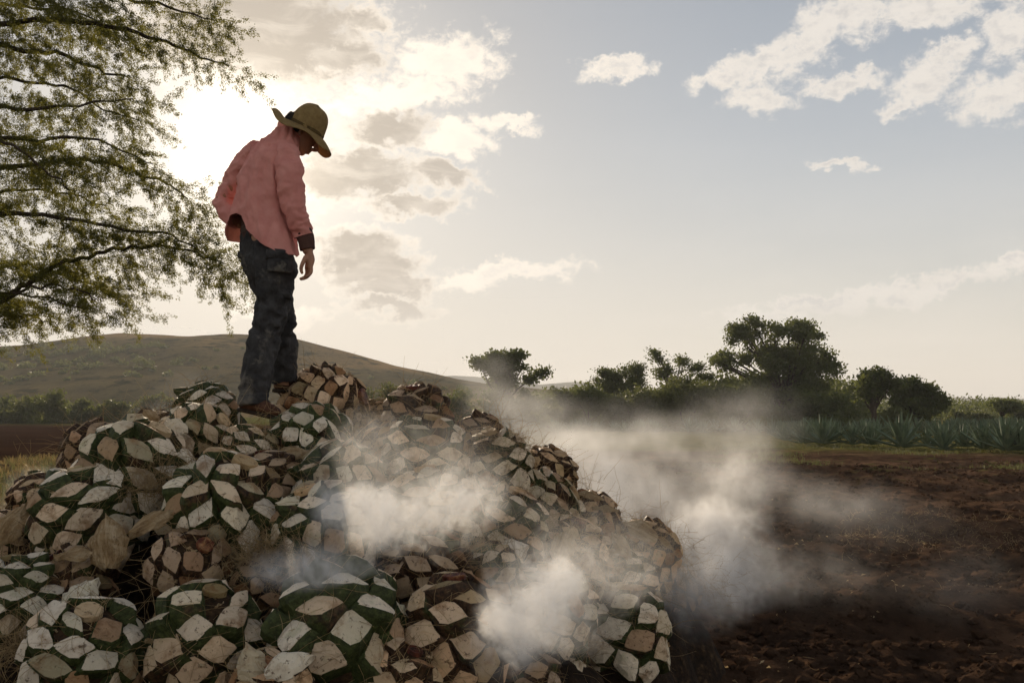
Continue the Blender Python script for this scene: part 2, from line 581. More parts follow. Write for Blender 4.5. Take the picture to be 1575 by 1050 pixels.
def bark_material(name, a, b, sc=6):
    m, w = mat(name)
    geo = w.add('ShaderNodeNewGeometry').outputs['Position']
    n = w.noise(w.vm('MULTIPLY', geo, (3, 3, 1)), sc, 5, 0.7)
    finish(w, w.mix(n, a, b), 0.95, bump=n, bstr=0.8, bdist=0.03, spec=0.1)
    return m


M_LEAF = leaf_material('tree_leaf', (0.036, 0.050, 0.016), (0.090, 0.105, 0.034), (0.18, 0.20, 0.05), 0.36, 0.25)
M_LEAF2 = leaf_material('pale_leaf', (0.05, 0.065, 0.02), (0.11, 0.12, 0.04), (0.17, 0.18, 0.05), 0.35, 0.3)
M_LEAF3 = leaf_material('mesquite_leaf', (0.026, 0.034, 0.010), (0.06, 0.068, 0.018), (0.26, 0.24, 0.045), 0.48, 1.3)
M_BARK = bark_material('bark', (0.03, 0.022, 0.016), (0.085, 0.062, 0.045))
M_GRASS = leaf_material('dry_grass', (0.09, 0.07, 0.028), (0.21, 0.15, 0.065), (0.30, 0.22, 0.09), 0.4, 2.0)
M_GREEN = leaf_material('weed_leaf', (0.05, 0.058, 0.02), (0.11, 0.11, 0.04), (0.15, 0.15, 0.05), 0.35, 1.0)


def bg_tree(name, label, cat, px, py, D, ells, nclump, leaf=0.2, nl=9000, m=None, trunk=0.22, group=None, seed=1, fork=0.35, dens=1.0, limbs=1.0, fan=False):
    rng = np.random.default_rng(seed)
    base = at(px, py, D)
    base.z = float(ground_z(base.x, base.y)) - 0.1
    root = obj(name, None, loc=base, label=label, cat=cat, group=group)
    B = np.array(base)
    s = D / F_PX
    area = np.array([e[2] * e[3] for e in ells], dtype=float)
    cl = []
    for e, a in zip(ells, area / area.sum()):
        c0 = np.array(at(e[0], e[1], D))
        rx, rz = e[2] * s, e[3] * s
        k = max(3, int(round(nclump * a)))
        for _ in range(k):
            v = rng.normal(size=3)
            v /= np.linalg.norm(v)
            v *= rng.uniform(0.35, 0.86)
            v[2] = abs(v[2]) * (1 if rng.random() < (0.5 if cat == 'bush' else .66) else -0.8)
            c = c0 + v * np.array([rx, rx * 0.9, rz])
            r = min(rx, rz) * (rng.uniform(0.34, 0.62) if cat == 'tree' else rng.uniform(.35, .6))
            cl.append((c, max(r, .6)))
    if cat == 'bush':
        for e in ells:
            for _ in range(5):
                c = np.array(at(e[0] + rng.uniform(-.9, .9) * e[2], 640, D))
                c[1] += rng.normal(0, .5 * e[2] * s)
                c[2] = B[2] + rng.uniform(.2, 1.3)
                cl.append((c, e[3] * s * rng.uniform(.45, .75)))
    # leaves on ragged clumps
    tot = sum(r * r for c, r in cl)
    P = []
    for c, r in cl:
        n = int(nl * dens * r * r / tot)
        v = rng.normal(size=(n, 3))
        v /= np.linalg.norm(v, axis=1)[:, None]
        rad = r * np.clip(rng.normal(0.72, 0.30, n), 0.05, 1.5)
        p = c + v * rad[:, None] * np.array([1.25, 1.25, 0.75])
        # holes inside each clump
        h = fbm(p[:, 0] * 1.0 + p[:, 2], p[:, 1] + p[:, 2] * 0.7, 0.9 / max(r, 0.3), 2, seed)
        p = p[h > -0.25]
        P.append(p[p[:, 2] > B[2]])
    P = np.concatenate(P)
    V, F = leaves(P, leaf, 0.6, rng)
    obj('crown', mesh_of('crown', V - B, F, [m or M_LEAF]), root)
    # trunk and limbs
    sp = Soup()
    zmid = min(c[2] for c, r in cl)
    H = np.mean([c[2] for c, r in cl]) - B[2]
    top = B + np.array([rng.normal(0, .2), rng.normal(0, .2), H * fork])
    cen = np.mean([c for c, r in cl], axis=0)
    top[:2] += (cen[:2] - B[:2]) * 0.35
    mid = (B + top) / 2 + np.array([rng.normal(0, .12), 0, 0])
    V1, F1 = tube([B, mid, top], [trunk * 1.25, trunk, trunk * 0.85], 7)
    sp.add(V1 - B, F1)
    k = int(min(len(cl), 26) * limbs) if cat == 'tree' else 4
    for j in rng.permutation(len(cl))[:k]:
        c, r = cl[j]
        f = rng.uniform(0.7, 1.0)
        st = B + (top - B) * f
        p1 = st + (c - st) * 0.45 + np.array([0, 0, (c[2] - st[2]) * 0.12]) + rng.normal(0, .15, 3)
        V1, F1 = tube([st, p1, c, c + (c - p1) * 0.1], [trunk * 0.45, trunk * 0.26, trunk * 0.12, 0.02], 5)
        sp.add(V1 - B, F1)
        for _ in range(3):
            e = c + rng.normal(size=3) * r * 0.5
            V1, F1 = tube([p1 + (c - p1) * rng.uniform(0.3, 0.9), (c + e) / 2, e], [trunk * 0.1, trunk * 0.06, 0.012], 3)
            sp.add(V1 - B, F1)
    obj('trunk', sp.mesh('trunk', [M_BARK], True), root)
    return root


bg_tree('tree', 'round topped dark tree standing alone above the smoke, left of the tree line', 'tree', 772, 645, 78,
        [(768, 566, 42, 25), (785, 560, 34, 22), (820, 577, 20, 14), (760, 590, 34, 14)], 34, 0.26, 12000, trunk=0.26, seed=3, fork=.45)
bg_tree('bush', 'dark rounded bush beneath the lone round topped tree', 'bush', 800, 655, 76, [(765, 622, 42, 24), (815, 618, 34, 22)], 22, 0.25, 8000, seed=4, trunk=.1)
bg_tree('tree', 'tallest broad tree with an open upper crown and sky showing through', 'tree', 1208, 660, 84,
        [(1145, 517, 40, 26), (1160, 500, 24, 14), (1215, 510, 52, 24), (1245, 520, 26, 24), (1272, 556, 30, 24), (1205, 555, 70, 34), (1118, 562, 40, 24), (1240, 590, 62, 34), (1170, 598, 60, 34)], 120, 0.26, 42000, trunk=0.4, seed=8, fork=.38, limbs=1.6)
bg_tree('bush', 'big dark bush under the right side of the tallest tree', 'bush', 1265, 662, 79, [(1265, 622, 46, 32), (1215, 632, 50, 24)], 30, .25, 13000, seed=12, trunk=.12)
bg_tree('bush', 'large pale green rounded bush left of the tallest tree', 'bush', 1050, 660, 76, [(1045, 606, 50, 34), (1010, 618, 40, 30), (1095, 612, 44, 34)], 44, .25, 17000, M_LEAF2, seed=9, trunk=.14)
bg_tree('tree', 'small tree with a flat sparse top rising over the pale bush', 'tree', 1030, 655, 88, [(1014, 553, 28, 15), (1043, 560, 22, 12), (1028, 576, 36, 15), (1078, 572, 24, 17)], 24, .22, 4600, trunk=.16, seed=10, fork=.6, limbs=1.5)
bg_tree('tree', 'feathery fan shaped tree, the left one of two beside the pale bush', 'tree', 938, 655, 86, [(936, 580, 24, 18), (945, 600, 30, 18)], 26, .22, 6500, trunk=.14, seed=13, limbs=1.4)
bg_tree('tree', 'feathery fan shaped tree, the right one of two beside the pale bush', 'tree', 972, 655, 87, [(973, 575, 22, 16), (976, 598, 26, 18)], 24, .22, 5600, trunk=.14, seed=14, limbs=1.4)
for k, (px, py, rx, ry, D, lb) in enumerate([
        (872, 618, 40, 24, 84, 'low olive bush in smoke just right of the lone tree'),
        (915, 614, 38, 28, 82, 'dark bush below the two feathery trees'),
        (965, 626, 42, 28, 80, 'low bush in bluish smoke between the feathery trees and the pale bush'),
        (1145, 618, 50, 36, 78, 'dark bush behind the blue smoke left of the tallest trunk'),
        (840, 640, 30, 12, 80, 'small low bush behind the pile smoke')]):
    bg_tree('bush', lb, 'bush', px, 662, D, [(px, py, rx, ry)], 22, .25, 8000, M_LEAF2 if k % 2 == 0 else M_LEAF, seed=20 + k, trunk=.1)
bg_tree('tree', 'tree with a bare dark trunk showing at the right of the big trees', 'tree', 1345, 668, 66, [(1343, 586, 28, 17), (1325, 598, 16, 12), (1362, 592, 18, 14), (1340, 607, 24, 10)], 30, .22, 9500, trunk=.19, seed=30, fork=.55)
bg_tree('tree', 'low spreading dark tree sloping down to the right of the bare trunk', 'tree', 1405, 665, 74, [(1395, 598, 30, 18), (1425, 602, 20, 14), (1440, 622, 20, 18), (1405, 628, 42, 22)], 40, .24, 15000, trunk=.2, seed=31)
bg_tree('bush', 'olive bush at the foot of the bare dark trunk', 'bush', 1368, 665, 72, [(1376, 643, 22, 12)], 22, .22, 7000, M_LEAF2, seed=32, trunk=.1)
bg_tree('tree', 'little umbrella shaped tree standing near the right edge', 'tree', 1549, 655, 96, [(1545, 623, 26, 7), (1556, 628, 16, 7)], 20, .22, 3600, trunk=.12, seed=33, fork=.7, limbs=1.3)
for k, (px, py, rx, ry, D, lb) in enumerate([
        (1480, 643, 22, 10, 110, 'hazy round bush right of the low spreading tree'),
        (1512, 645, 18, 9, 108, 'small hazy bush between the round bush and the umbrella tree'),
        (1572, 640, 18, 12, 112, 'dim bush cut by the right edge of the photo')]):
    bg_tree('bush', lb, 'bush', px, 657, D, [(px, py, rx, ry)], 14, .3, 3500, M_LEAF2 if k < 2 else M_LEAF, seed=40 + k, trunk=.1)

# hedge-like row of bushes along the far side of the ploughed field
BL = [(12, 628, 32, 22), (48, 624, 26, 20), (84, 620, 28, 25), (118, 630, 24, 18), (150, 636, 22, 14), (176, 628, 22, 18), (204, 634, 24, 16), (236, 624, 26, 20), (262, 632, 20, 16), (300, 628, 26, 20),
      (340, 630, 28, 20), (-25, 626, 30, 22), (500, 626, 30, 20), (560, 620, 28, 24), (610, 604, 30, 18), (650, 622, 30, 24), (700, 622, 30, 26)]
BWORD = ['at the left edge of the photo', 'second from the left edge', 'tallest of the row, with a spiky top', 'low and dark after the tallest one', 'smallest and lowest of the row', 'pale topped, above the dry golden strip',
         'low, left of the pile', 'taller, just left of the piled hearts', 'half hidden by the piled hearts', 'behind the piled hearts left of the man', 'behind the standing man', 'cut off by the left edge',
         'seen past the heart right of the man', 'behind the gap right of the man', 'on the slope above the gap in the pile', 'behind the dark top heart', 'in smoke between the pile and the lone tree']
for k, (px, py, rx, ry) in enumerate(BL):
    bg_tree('bush', 'olive bush below the hill, ' + BWORD[k], 'bush', px, 646, 128 - (k % 3) * 3, [(px, py, rx, ry), (px + (k % 3 - 1) * 8, py + ry * .5, rx * 1.1, ry * .55)], 18, .36, 4600,
            M_LEAF2 if k % 2 else M_LEAF, group='bushes in a row below the hill', seed=60 + k, trunk=.12)


def hillside_scrub():
    rng = np.random.default_rng(5)
    sp = Soup()
    n = 1500
    X = rng.uniform(-330, 60, n)
    Y = 150 + 330 * rng.uniform(0, 1, n) ** 0.8
    dn = fbm(X, Y, 0.012, 3, 9)
    P = []
    for x, y, d in zip(X, Y, dn):
        if d < rng.uniform(-.35, .45) or y > 400:
            continue
        z = max(float(HILL_Z(np.array(x), np.array(y))) if y > 190 else -99, float(ground_z(x, y)))
        r = rng.uniform(0.5, 1.7) * (1.4 if d > .25 else 1)
        k = int(70 + r * 50)
        v = rng.normal(size=(k, 3))
        v /= np.linalg.norm(v, axis=1)[:, None]
        P.append(np.array([x, y, z + r * 0.35]) + v * (r * rng.uniform(.5, 1.1, k))[:, None] * np.array([1.3, 1.3, .7]))
    P = np.concatenate(P)
    V, F = leaves(P, 0.75, .7, rng)
    obj('hillside_scrub', mesh_of('hillside_scrub', V, F, [M_LEAF2]), kind='stuff', label='dry scrub scattered over the hillside')
    # belt of distant woodland at the foot of the hills, right half
    P = []
    for _ in range(420):
        px = rng.uniform(820, 1640)
        D = rng.uniform(150, 240)
        py = 633 if px < 1450 else 638
        c = np.array(at(px, py, D))
        c[2] = 0.6
        r = rng.uniform(1.6, 3.2) * (1.0 if px < 1420 else .8)
        v = rng.normal(size=(120, 3))
        v /= np.linalg.norm(v, axis=1)[:, None]
        P.append(c + np.array([0, 0, r * .6]) + v * (r * rng.uniform(.6, 1.1, 120))[:, None] * np.array([1.3, 1.3, 0.85]))
    for _ in range(230):
        px = rng.uniform(830, 1320)
        D = rng.uniform(93, 112)
        c = np.array(at(px, 640, D))
        r = rng.uniform(1.4, 2.3)
        c[2] = rng.uniform(.6, 2.3 + 1.3 * (px > 1050)) 
        v = rng.normal(size=(260, 3))
        v /= np.linalg.norm(v, axis=1)[:, None]
        P.append(c + v * (r * rng.uniform(.5, 1.15, 260))[:, None] * np.array([1.3, 1.3, 0.85]))
    P = np.concatenate(P)
    V, F = leaves(P, 0.42, .7, rng)
    obj('distant_woods', mesh_of('distant_woods', V, F, [M_LEAF]), kind='stuff', label='low belt of distant woodland')


hillside_scrub()


# --- mesquite at the left: trunk outside the frame, boughs reaching in
def mesquite():
    rng = np.random.default_rng(21)
    D0 = 8.6
    base = Vector((-7.4, 9.2, 0))
    base.z = float(ground_z(base.x, base.y)) - .05
    root = obj('mesquite_tree', None, loc=base, label='big feathery mesquite tree reaching in from the left with drooping leafy boughs', cat='tree')
    B = np.array(base)
    crotch = B + np.array([0.25, -0.1, 2.1])
    V, F = tube([B, B + [0.05, 0, 0.6], B + [0.12, -.05, 1.3], crotch, crotch + [0.1, 0, .9], crotch + [0.3, 0, 2.4], crotch + [.4, .1, 4.2]],
                [.34, .27, .24, .22, .17, .12, .05], 12)
    obj('trunk', mesh_of('trunk', V - B, F, [M_BARK], smooth=True), root)
    LIMBS = [
        # (points px,py,dD), thickness, density, leaf-hang
        ([(-330, 30, .5), (-120, 30, .3), (0, 36, 0), (90, 30, -.1), (180, 42, -.2), (255, 66, -.1), (310, 88, 0), (358, 102, 0)], .05, 1.0),
        ([(-330, 120, 0), (-100, 60, .4), (20, 75, .5), (100, 88, .5), (165, 112, .5), (205, 120, .4)], .055, 1.1),
        ([(-330, -60, 0), (-80, -50, -.4), (60, -30, -.5), (160, -8, -.5), (240, 8, -.4), (330, 30, -.3)], .05, 1.2),
        ([(-330, 200, 0), (-60, 165, -.3), (40, 168, -.4), (120, 160, -.3), (200, 152, -.2)], .04, .9),
        ([(-340, 280, .3), (-60, 262, .4), (40, 255, .4), (130, 245, .3), (205, 262, .2), (262, 285, .2), (292, 310, .2)], .045, 1.15),
        ([(-340, 300, 0), (-60, 225, -.2), (60, 215, -.5), (150, 215, -.6), (235, 255, -.6)], .035, 1.0),
        ([(-340, 380, .2), (-80, 340, 0), (20, 328, -.1), (100, 335, -.2), (190, 352, -.2), (262, 362, -.1), (330, 400, 0)], .04, 1.1),
        ([(-340, 470, 0), (-80, 478, 0), (0, 456, 0), (50, 432, 0), (100, 405, 0), (160, 388, 0), (230, 378, 0), (290, 385, 0), (345, 405, 0)], .05, 1.25),
        ([(-340, 440, .4), (-60, 425, .4), (30, 408, .5), (90, 420, .5), (150, 440, .4), (190, 455, .4)], .032, 1.0),
        ([(-340, 520, -.3), (-80, 500, -.3), (-10, 470, -.4), (50, 442, -.4), (100, 442, -.4), (150, 460, -.4)], .03, 1.0),
        ([(-340, 330, .8), (-60, 300, .8), (40, 292, .9), (110, 300, .9), (170, 320, .8)], .03, .9),
        ([(-340, 80, .9), (-60, 115, .9), (40, 125, 1.0), (110, 135, 1.0), (160, 170, .9), (215, 185, .9)], .03, 1.0),
        ([(-340, 200, -.9), (-60, 200, -.9), (20, 225, -1.0), (80, 270, -1.0), (120, 300, -.9)], .028, .9),
        ([(-300, 520, .1), (-90, 460, .1), (-20, 450, .1), (20, 475, .1), (60, 490, .1), (90, 500, .1)], .022, .8),
        ([(-300, 500, -.5), (-90, 450, -.5), (20, 452, -.5), (80, 460, -.5), (130, 475, -.5)], .02, .7),
        ([(-340, 0, .9), (-60, 0, .9), (50, 12, 1.0), (120, 20, 1.0), (190, 50, .9)], .03, 1.2),
    ]
    LF, LA = [], []
    tw = Soup()

    def twig(p, d, L, r, level, dens):
        """a wandering twig; returns nothing, fills leaves"""
        n = 6
        pts = [np.array(p)]
        d = d / np.linalg.norm(d)
        for k in range(n):
            d = d + rng.normal(0, .17, 3) + np.array([0.02, 0, -0.07 if level else -0.03])
            d /= np.linalg.norm(d)
            pts.append(pts[-1] + d * L / n)
        pts = np.array(pts)
        V, F = tube(pts, np.linspace(r, r * .25, n + 1), 3)
        tw.add(V, F)
        if level == 0:
            m = max(2, int(L / 0.07 * dens))
            for _ in range(m):
                t = rng.uniform(.12, 1.0) ** .8 * n
                i = min(int(t), n - 1)
                q = pts[i] + (pts[i + 1] - pts[i]) * (t - i)
                dd = (pts[i + 1] - pts[i]) / np.linalg.norm(pts[i + 1] - pts[i]) + rng.normal(0, .55, 3) + [0.05, 0, -.05]
                twig(q, dd, rng.uniform(.12, .34), r * .45, 1, dens)
        else:
            # leaves in small feathery tufts along the twig
            k = int(L / 0.02)
            t = rng.uniform(0.1, 1.02, k) * n
            i = np.minimum(t.astype(int), n - 1)
            q = pts[i] + (pts[i + 1] - pts[i]) * (t - i)[:, None]
            ax = (pts[i + 1] - pts[i]) * 2.0 / np.linalg.norm(pts[1] - pts[0])
            for _ in range(13):
                LF.append(q + rng.normal(0, .013, q.shape))
                LA.append(ax + rng.normal(0, 1.1, q.shape) + [0, 0, -.3])

    for pts, th, dens in LIMBS:
        P = [np.array(crotch + [0, 0, max(0, (at(*pts[0][:2], D0).z - crotch[2]) * .6)])] + [np.array(at(px, py, D0 + dd)) for px, py, dd in pts]
        # resample smoothly
        P = np.array(P)
        tt = np.arange(len(P))
        T = np.linspace(0, len(P) - 1, (len(P) - 1) * 5 + 1)
        # catmull via local cubic
        Q = []
        for t in T:
            i = min(int(t), len(P) - 2)
            u = t - i
            p0, p1, p2, p3 = P[max(i - 1, 0)], P[i], P[i + 1], P[min(i + 2, len(P) - 1)]
            Q.append(.5 * ((2 * p1) + (-p0 + p2) * u + (2 * p0 - 5 * p1 + 4 * p2 - p3) * u * u + (-p0 + 3 * p1 - 3 * p2 + p3) * u ** 3))
        Q = np.array(Q)
        Q[5:] += rng.normal(0, .011, Q[5:].shape)
        rad = th * .62 * (1 - np.linspace(0, 1, len(Q))) ** .8 + .004
        V, F = tube(Q, rad, 6)
        obj('limb', mesh_of('limb', V - B, F, [M_BARK], smooth=True), root)
        seg = np.linalg.norm(np.diff(Q, axis=0), axis=1).cumsum()
        s = 0.9
        while s < seg[-1]:
            i = int(np.searchsorted(seg, s))
            i = min(i, len(Q) - 2)
            x = Q[i][0]
            if x > -6.4:
                f = s / seg[-1]
                dd = (Q[i + 1] - Q[i]) / np.linalg.norm(Q[i + 1] - Q[i]) * 1.25 + rng.normal(0, .48, 3) * [1, 1.3, 1] + [0.15, 0, -.20]
                twig(Q[i], dd, rng.uniform(.35, .85) * (1 - .45 * f), .009, 0, dens)
                if x > -5.4:
                    s += 0.055 / dens
                else:
                    s += 0.17
            else:
                s += .3
        twig(Q[-1], Q[-1] - Q[-2], .25, .006, 0, dens)
    obj('twigs', tw.mesh('twigs', [M_BARK]), root, kind='stuff')
    P, A = np.concatenate(LF), np.concatenate(LA)
    V, F = leaves(P, 0.0165, .40, rng, A)
    print('mesquite leaves', len(F))
    obj('crown', mesh_of('crown', V - B, F, [M_LEAF3]), root, kind='stuff')


mesquite()


# --- blue agaves
def agave_leaf(L=1.15, W=.11, bend=.25):
    """channelled sword leaf lying along +X, tip up-curved"""
    n = 6
    V, F = [], []
    prof = [.62, .78, 1.0, .95, .72, .4, .0]
    for k in range(n + 1):
        t = k / n
        x = L * t
        z = bend * L * t * t * .5
        w_ = W * prof[k] * .5 + .002
        V += [(x, -w_, z + w_ * .55), (x, 0, z), (x, w_, z + w_ * .55), (x, 0, z - .02 * (1 - t))]
    for k in range(n):
        a, b = k * 4, k * 4 + 4
        for i in range(4):
            j = (i + 1) % 4
            F.append((a + i, b + i, b + j, a + j))
    return np.array(V), np.array(F)


m, w = mat('agave_leaf')
geo = w.add('ShaderNodeNewGeometry').outputs['Position']
nn = w.noise(geo, 2.2, 4, .6)
finish(w, w.mix(w.sm(nn, .35, .7), (0.09, 0.135, 0.080), (0.21, 0.26, 0.15)), .55, spec=.35, transl=((.16, .2, .06), .15))
M_AGAVE = m
AL = [mesh_of('leaf', *agave_leaf(1.15, .15, b), [M_AGAVE]) for b in (.12, .3, -.15)]


def rosette(rng, n=34):
    out = []
    for k in range(n):
        t = k / (n - 1)
        e = R(4 + 80 * t ** .85) + rng.normal(0, .06)
        a = k * 2.39996 + rng.normal(0, .1)
        s = (1.02 - .28 * t) * rng.uniform(.82, 1.1)
        out.append((a, e, s))
    return out


def agave_matrix(a, e, s):
    return Matrix.Translation((0, 0, .1)) @ Matrix.Rotation(a, 4, 'Z') @ Matrix.Rotation(-e, 4, 'Y') @ Matrix.Translation((.05, 0, 0)) @ Matrix.Scale(s, 4)


rng = np.random.default_rng(77)
NEAR = [  # px, base py, scale, what tells it apart
    (1236, 688, .92, 'agave half in drifting smoke, at the left end of the clear front plants'), (1266, 690, 1.12, 'tall agave next to the smoky one at the left end of the front row'),
    (1312, 691, .85, 'low agave left of the bare dark tree trunk'), (1338, 692, .88, 'agave straight below the bare dark trunk'),
    (1387, 695, 1.25, 'widest spiky agave standing alone in the front row'), (1428, 693, .75, 'small agave just right of the widest one'),
    (1452, 699, .9, 'agave with upright leaves below the low spreading tree'), (1482, 695, .85, 'agave right of the low spreading tree'),
    (1513, 699, .95, 'agave with narrow splayed leaves near the right edge'), (1548, 702, 1.1, 'tall agave below the umbrella tree'),
    (1572, 702, 1.0, 'agave cut by the right edge of the photo'), (1208, 684, .8, 'dim agave in smoke at the end of the clear row')]
for (px, py, s, lb) in NEAR:
    x, y = gpt(px, py)
    root = obj('agave_plant', None, loc=(x, y, float(ground_z(x, y)) - .02), label=lb, cat='agave', group='agave plants growing at the field edge')
    root.scale = (s * 1.22,) * 3
    for k, (a, e, q) in enumerate(rosette(rng, 26)):
        o = obj('leaf', AL[k % 3], root)
        o.matrix_local = agave_matrix(a, e, q)
        # matrix set directly so the copies share the three leaf meshes
FARM = []
for v in range(5):
    sp = Soup()
    for k, (a, e, q) in enumerate(rosette(rng, 26)):
        V, F = agave_leaf(1.15, .12, (.12, .3, -.15)[k % 3])
        M = np.array(agave_matrix(a, e, q))
        V = V @ M[:3, :3].T + M[:3, 3]
        sp.add(V, F)
    FARM.append(sp.mesh('agave_plant', [M_AGAVE]))
cnt = 0
for row in range(9):
    for px in np.arange(850 if row > 3 else 1200, 1640, 46 - row * 3):
        x0, y0 = gpt(px, 692)
        edge = 46 - .52 * x0
        y = max(edge, 47) + row * 5.0 + rng.normal(0, .5) + (2 if row == 0 else 3)
        x = (px - CX) / F_PX * y + rng.normal(0, .5)
        if rng.random() < .12:
            continue
        o = obj('agave_plant', FARM[cnt % 5], loc=(x, y, float(ground_z(x, y)) - .02),
                label='blue green agave among the hazy rows behind the front plants', cat='agave', group='agaves in the rows behind')
        o.rotation_euler = (0, 0, rng.uniform(0, 6.28))
        o.scale = (rng.uniform(.85, 1.15),) * 3
        cnt += 1
print('far agaves', cnt)


# --- grasses, weeds
def blades(name, label, spots, m, hmin, hmax, n_per, width=.012, spread=.18, lean=.35):
    V, F = [], []
    k = 0
    for (x, y) in spots:
        z = float(ground_z(x, y))
        for _ in range(n_per):
            a = rng.uniform(0, 6.28)
            r = abs(rng.normal(0, spread))
            bx, by = x + r * math.cos(a), y + r * math.sin(a)
            h = rng.uniform(hmin, hmax)
            lx, ly = rng.normal(0, lean) * h, rng.normal(0, lean) * h
            wx, wy = math.cos(a + 1) * width, math.sin(a + 1) * width
            V += [(bx - wx, by - wy, z - .01), (bx + wx, by + wy, z - .01), (bx + lx * .4 + wx * .6, by + ly * .4 + wy * .6, z + h * .6), (bx + lx * .4 - wx * .6, by + ly * .4 - wy * .6, z + h * .6),
                  (bx + lx + .001, by + ly, z + h), (bx + lx, by + ly, z + h * .99)]
            F += [(k, k + 1, k + 2, k + 3), (k + 3, k + 2, k + 4, k + 5)]
            k += 6
    obj(name, mesh_of(name, np.array(V), np.array(F), [m]), kind='stuff', label=label)


sp_ = []
for _ in range(900):
    x, y = rng.uniform(-17, -6.8), rng.uniform(12, 33)
    if fbm(np.array(x), np.array(y), .5, 3, 4) > -.25 + (x + 9) * .02:
        sp_.append((x, y))
blades('dry_grass', 'golden dry grass patch left of the pile', sp_[:600], M_GRASS, .05, .30, 26)
blades('weeds', 'green weeds in the dry grass patch', sp_[::3] + [gpt(rng.uniform(60, 100), rng.uniform(715, 740)) for _ in range(40)], M_GREEN, .06, .3, 16, .02)
sp_ = []
for _ in range(1500):
    px, py = rng.uniform(1100, 1600), rng.uniform(686, 728)
    x, y = gpt(px, py)
    if fbm(np.array(x), np.array(y), .35, 3, 14) > (py - 700) * .02 - .1:
        sp_.append((x, y))
blades('field_weeds', 'low yellow green weeds along the agave field margin', sp_[:900], M_GREEN, .03, .14, 12, .012, .4)
blades('golden_strip', 'strip of dry golden grass on the far edge of the ploughed field', [gpt(rng.uniform(105, 260), rng.uniform(645.5, 648.5)) for _ in range(700)], M_GRASS, .3, .9, 12, .05, .8)

# ------------------------------------------------------------------ the pile of agave hearts
def flesh_material():
    """pale cut flesh of the leaf stumps: cream, stained, dirty, a little fibrous; obj.color tints it"""
    m, w = mat('cut_flesh')
    tc = w.add('ShaderNodeTexCoord').outputs['Object']
    geo = w.add('ShaderNodeNewGeometry').outputs['Position']
    oi = w.add('ShaderNodeObjectInfo')
    rnd = oi.outputs['Random']
    n1 = w.noise(geo, 9.0, 5, 0.65)
    n2 = w.noise(geo, 42.0, 5, 0.7)
    n3 = w.noise(w.vm('MULTIPLY', tc, (6, 1.2, 6)), 6.0, 4, 0.7)
    c = w.ramp(rnd, [(0.0, (0.72, 0.61, 0.48)), (0.35, (0.80, 0.71, 0.59)), (0.6, (0.64, 0.57, 0.43)), (0.8, (0.74, 0.56, 0.40)), (1.0, (0.38, 0.34, 0.22))])
    c = w.mix(w.sm(n1, 0.50, 0.70, 0, 0.8), c, (0.26, 0.14, 0.06))          # brown oxidised patches
    c = w.mix(w.sm(n1, 0.46, 0.30, 0, 0.45), c, (0.36, 0.36, 0.19))             # greenish rind showing through
    c = w.mix(w.sm(n2, 0.56, 0.66, 0, 0.8), c, (0.09, 0.05, 0.025))          # specks of soil
    c = w.mix(w.sm(n3, 0.52, 0.72, 0, 0.3), c, (0.34, 0.26, 0.15))
    c = w.mix(1.0, c, oi.outputs['Color'], 'MULTIPLY')
    h = w.m('ADD', w.m('MULTIPLY', n1, .7), w.m('ADD', w.m('MULTIPLY', n2, 0.4), w.m('MULTIPLY', n3, 0.4)))
    finish(w, c, .75, bump=h, bstr=.7, bdist=.012, spec=.2)
    return m


def skin_material():
    """outer rind of the leaf stumps: green, going brown by patches; red channel of obj.color < 0.8 means dry"""
    m, w = mat('leaf_rind')
    geo = w.add('ShaderNodeNewGeometry').outputs['Position']
    oi = w.add('ShaderNodeObjectInfo')
    n1 = w.noise(geo, 7.0, 5, 0.65)
    n2 = w.noise(geo, 60.0, 5, 0.7)
    green = w.mix(w.sm(n2, .35, .7), (0.020, 0.027, 0.006), (0.070, 0.088, 0.024))
    brown = w.mix(w.sm(n2, .35, .7), (0.020, 0.010, 0.006), (0.115, 0.060, 0.027))
    al = oi.outputs['Alpha']
    f = w.sm(w.m('ADD', n1, w.m('MULTIPLY', w.m('SUBTRACT', oi.outputs['Random'], .5), .25)), w.m('SUBTRACT', al, .08), w.m('ADD', al, .08))
    c = w.mix(f, green, brown)
    c = w.mix(w.sm(n2, .64, .76, 0, .6), c, (0.25, 0.19, 0.10))
    finish(w, c, .6, bump=w.m('ADD', n2, n1), bstr=.6, bdist=.01, spec=.3)
    return m


def simple_mat(name, stops, sc, rough=.9, bstr=.8, bdist=.02, stretch=(1, 1, 1), transl=None, spec=.15):
    m, w = mat(name)
    geo = w.add('ShaderNodeNewGeometry').outputs['Position']
    n = w.noise(w.vm('MULTIPLY', geo, stretch), sc, 6, .68)
    finish(w, w.ramp(n, stops), rough, bump=n, bstr=bstr, bdist=bdist, spec=spec, transl=transl)
    return m


M_FLESH = flesh_material()
M_RIND = skin_material()
M_CORE = simple_mat('heart_core', [(.35, (.018, .012, .008)), (.55, (.06, .035, .018)), (.7, (.13, .08, .035))], 30)
M_FIBRE = simple_mat('fibre', [(.35, (.20, .13, .06)), (.65, (.50, .37, .20))], 12, transl=((.5, .36, .18), .3))
m, w = mat('husk')
tc = w.add('ShaderNodeTexCoord').outputs['Object']
n1 = w.noise(w.vm('MULTIPLY', tc, (2.5, 30, 10)), 3.0, 6, .7)
n2 = w.noise(tc, 12.0, 5, .7)
n3 = w.noise(tc, 70.0, 4, .7)
c = w.ramp(w.m('ADD', w.m('MULTIPLY', n1, .6), w.m('MULTIPLY', n2, .4)), [(.34, (.12, .06, .03)), (.48, (.42, .29, .15)), (.62, (.66, .52, .34))])
c = w.mix(w.sm(n3, .58, .7, 0, .7), c, (.10, .05, .025))
finish(w, c, .8, bump=w.m('ADD', n1, n3), bstr=1.0, bdist=.012, spec=.15, transl=((.5, .33, .12), .2))
M_HUSK = m
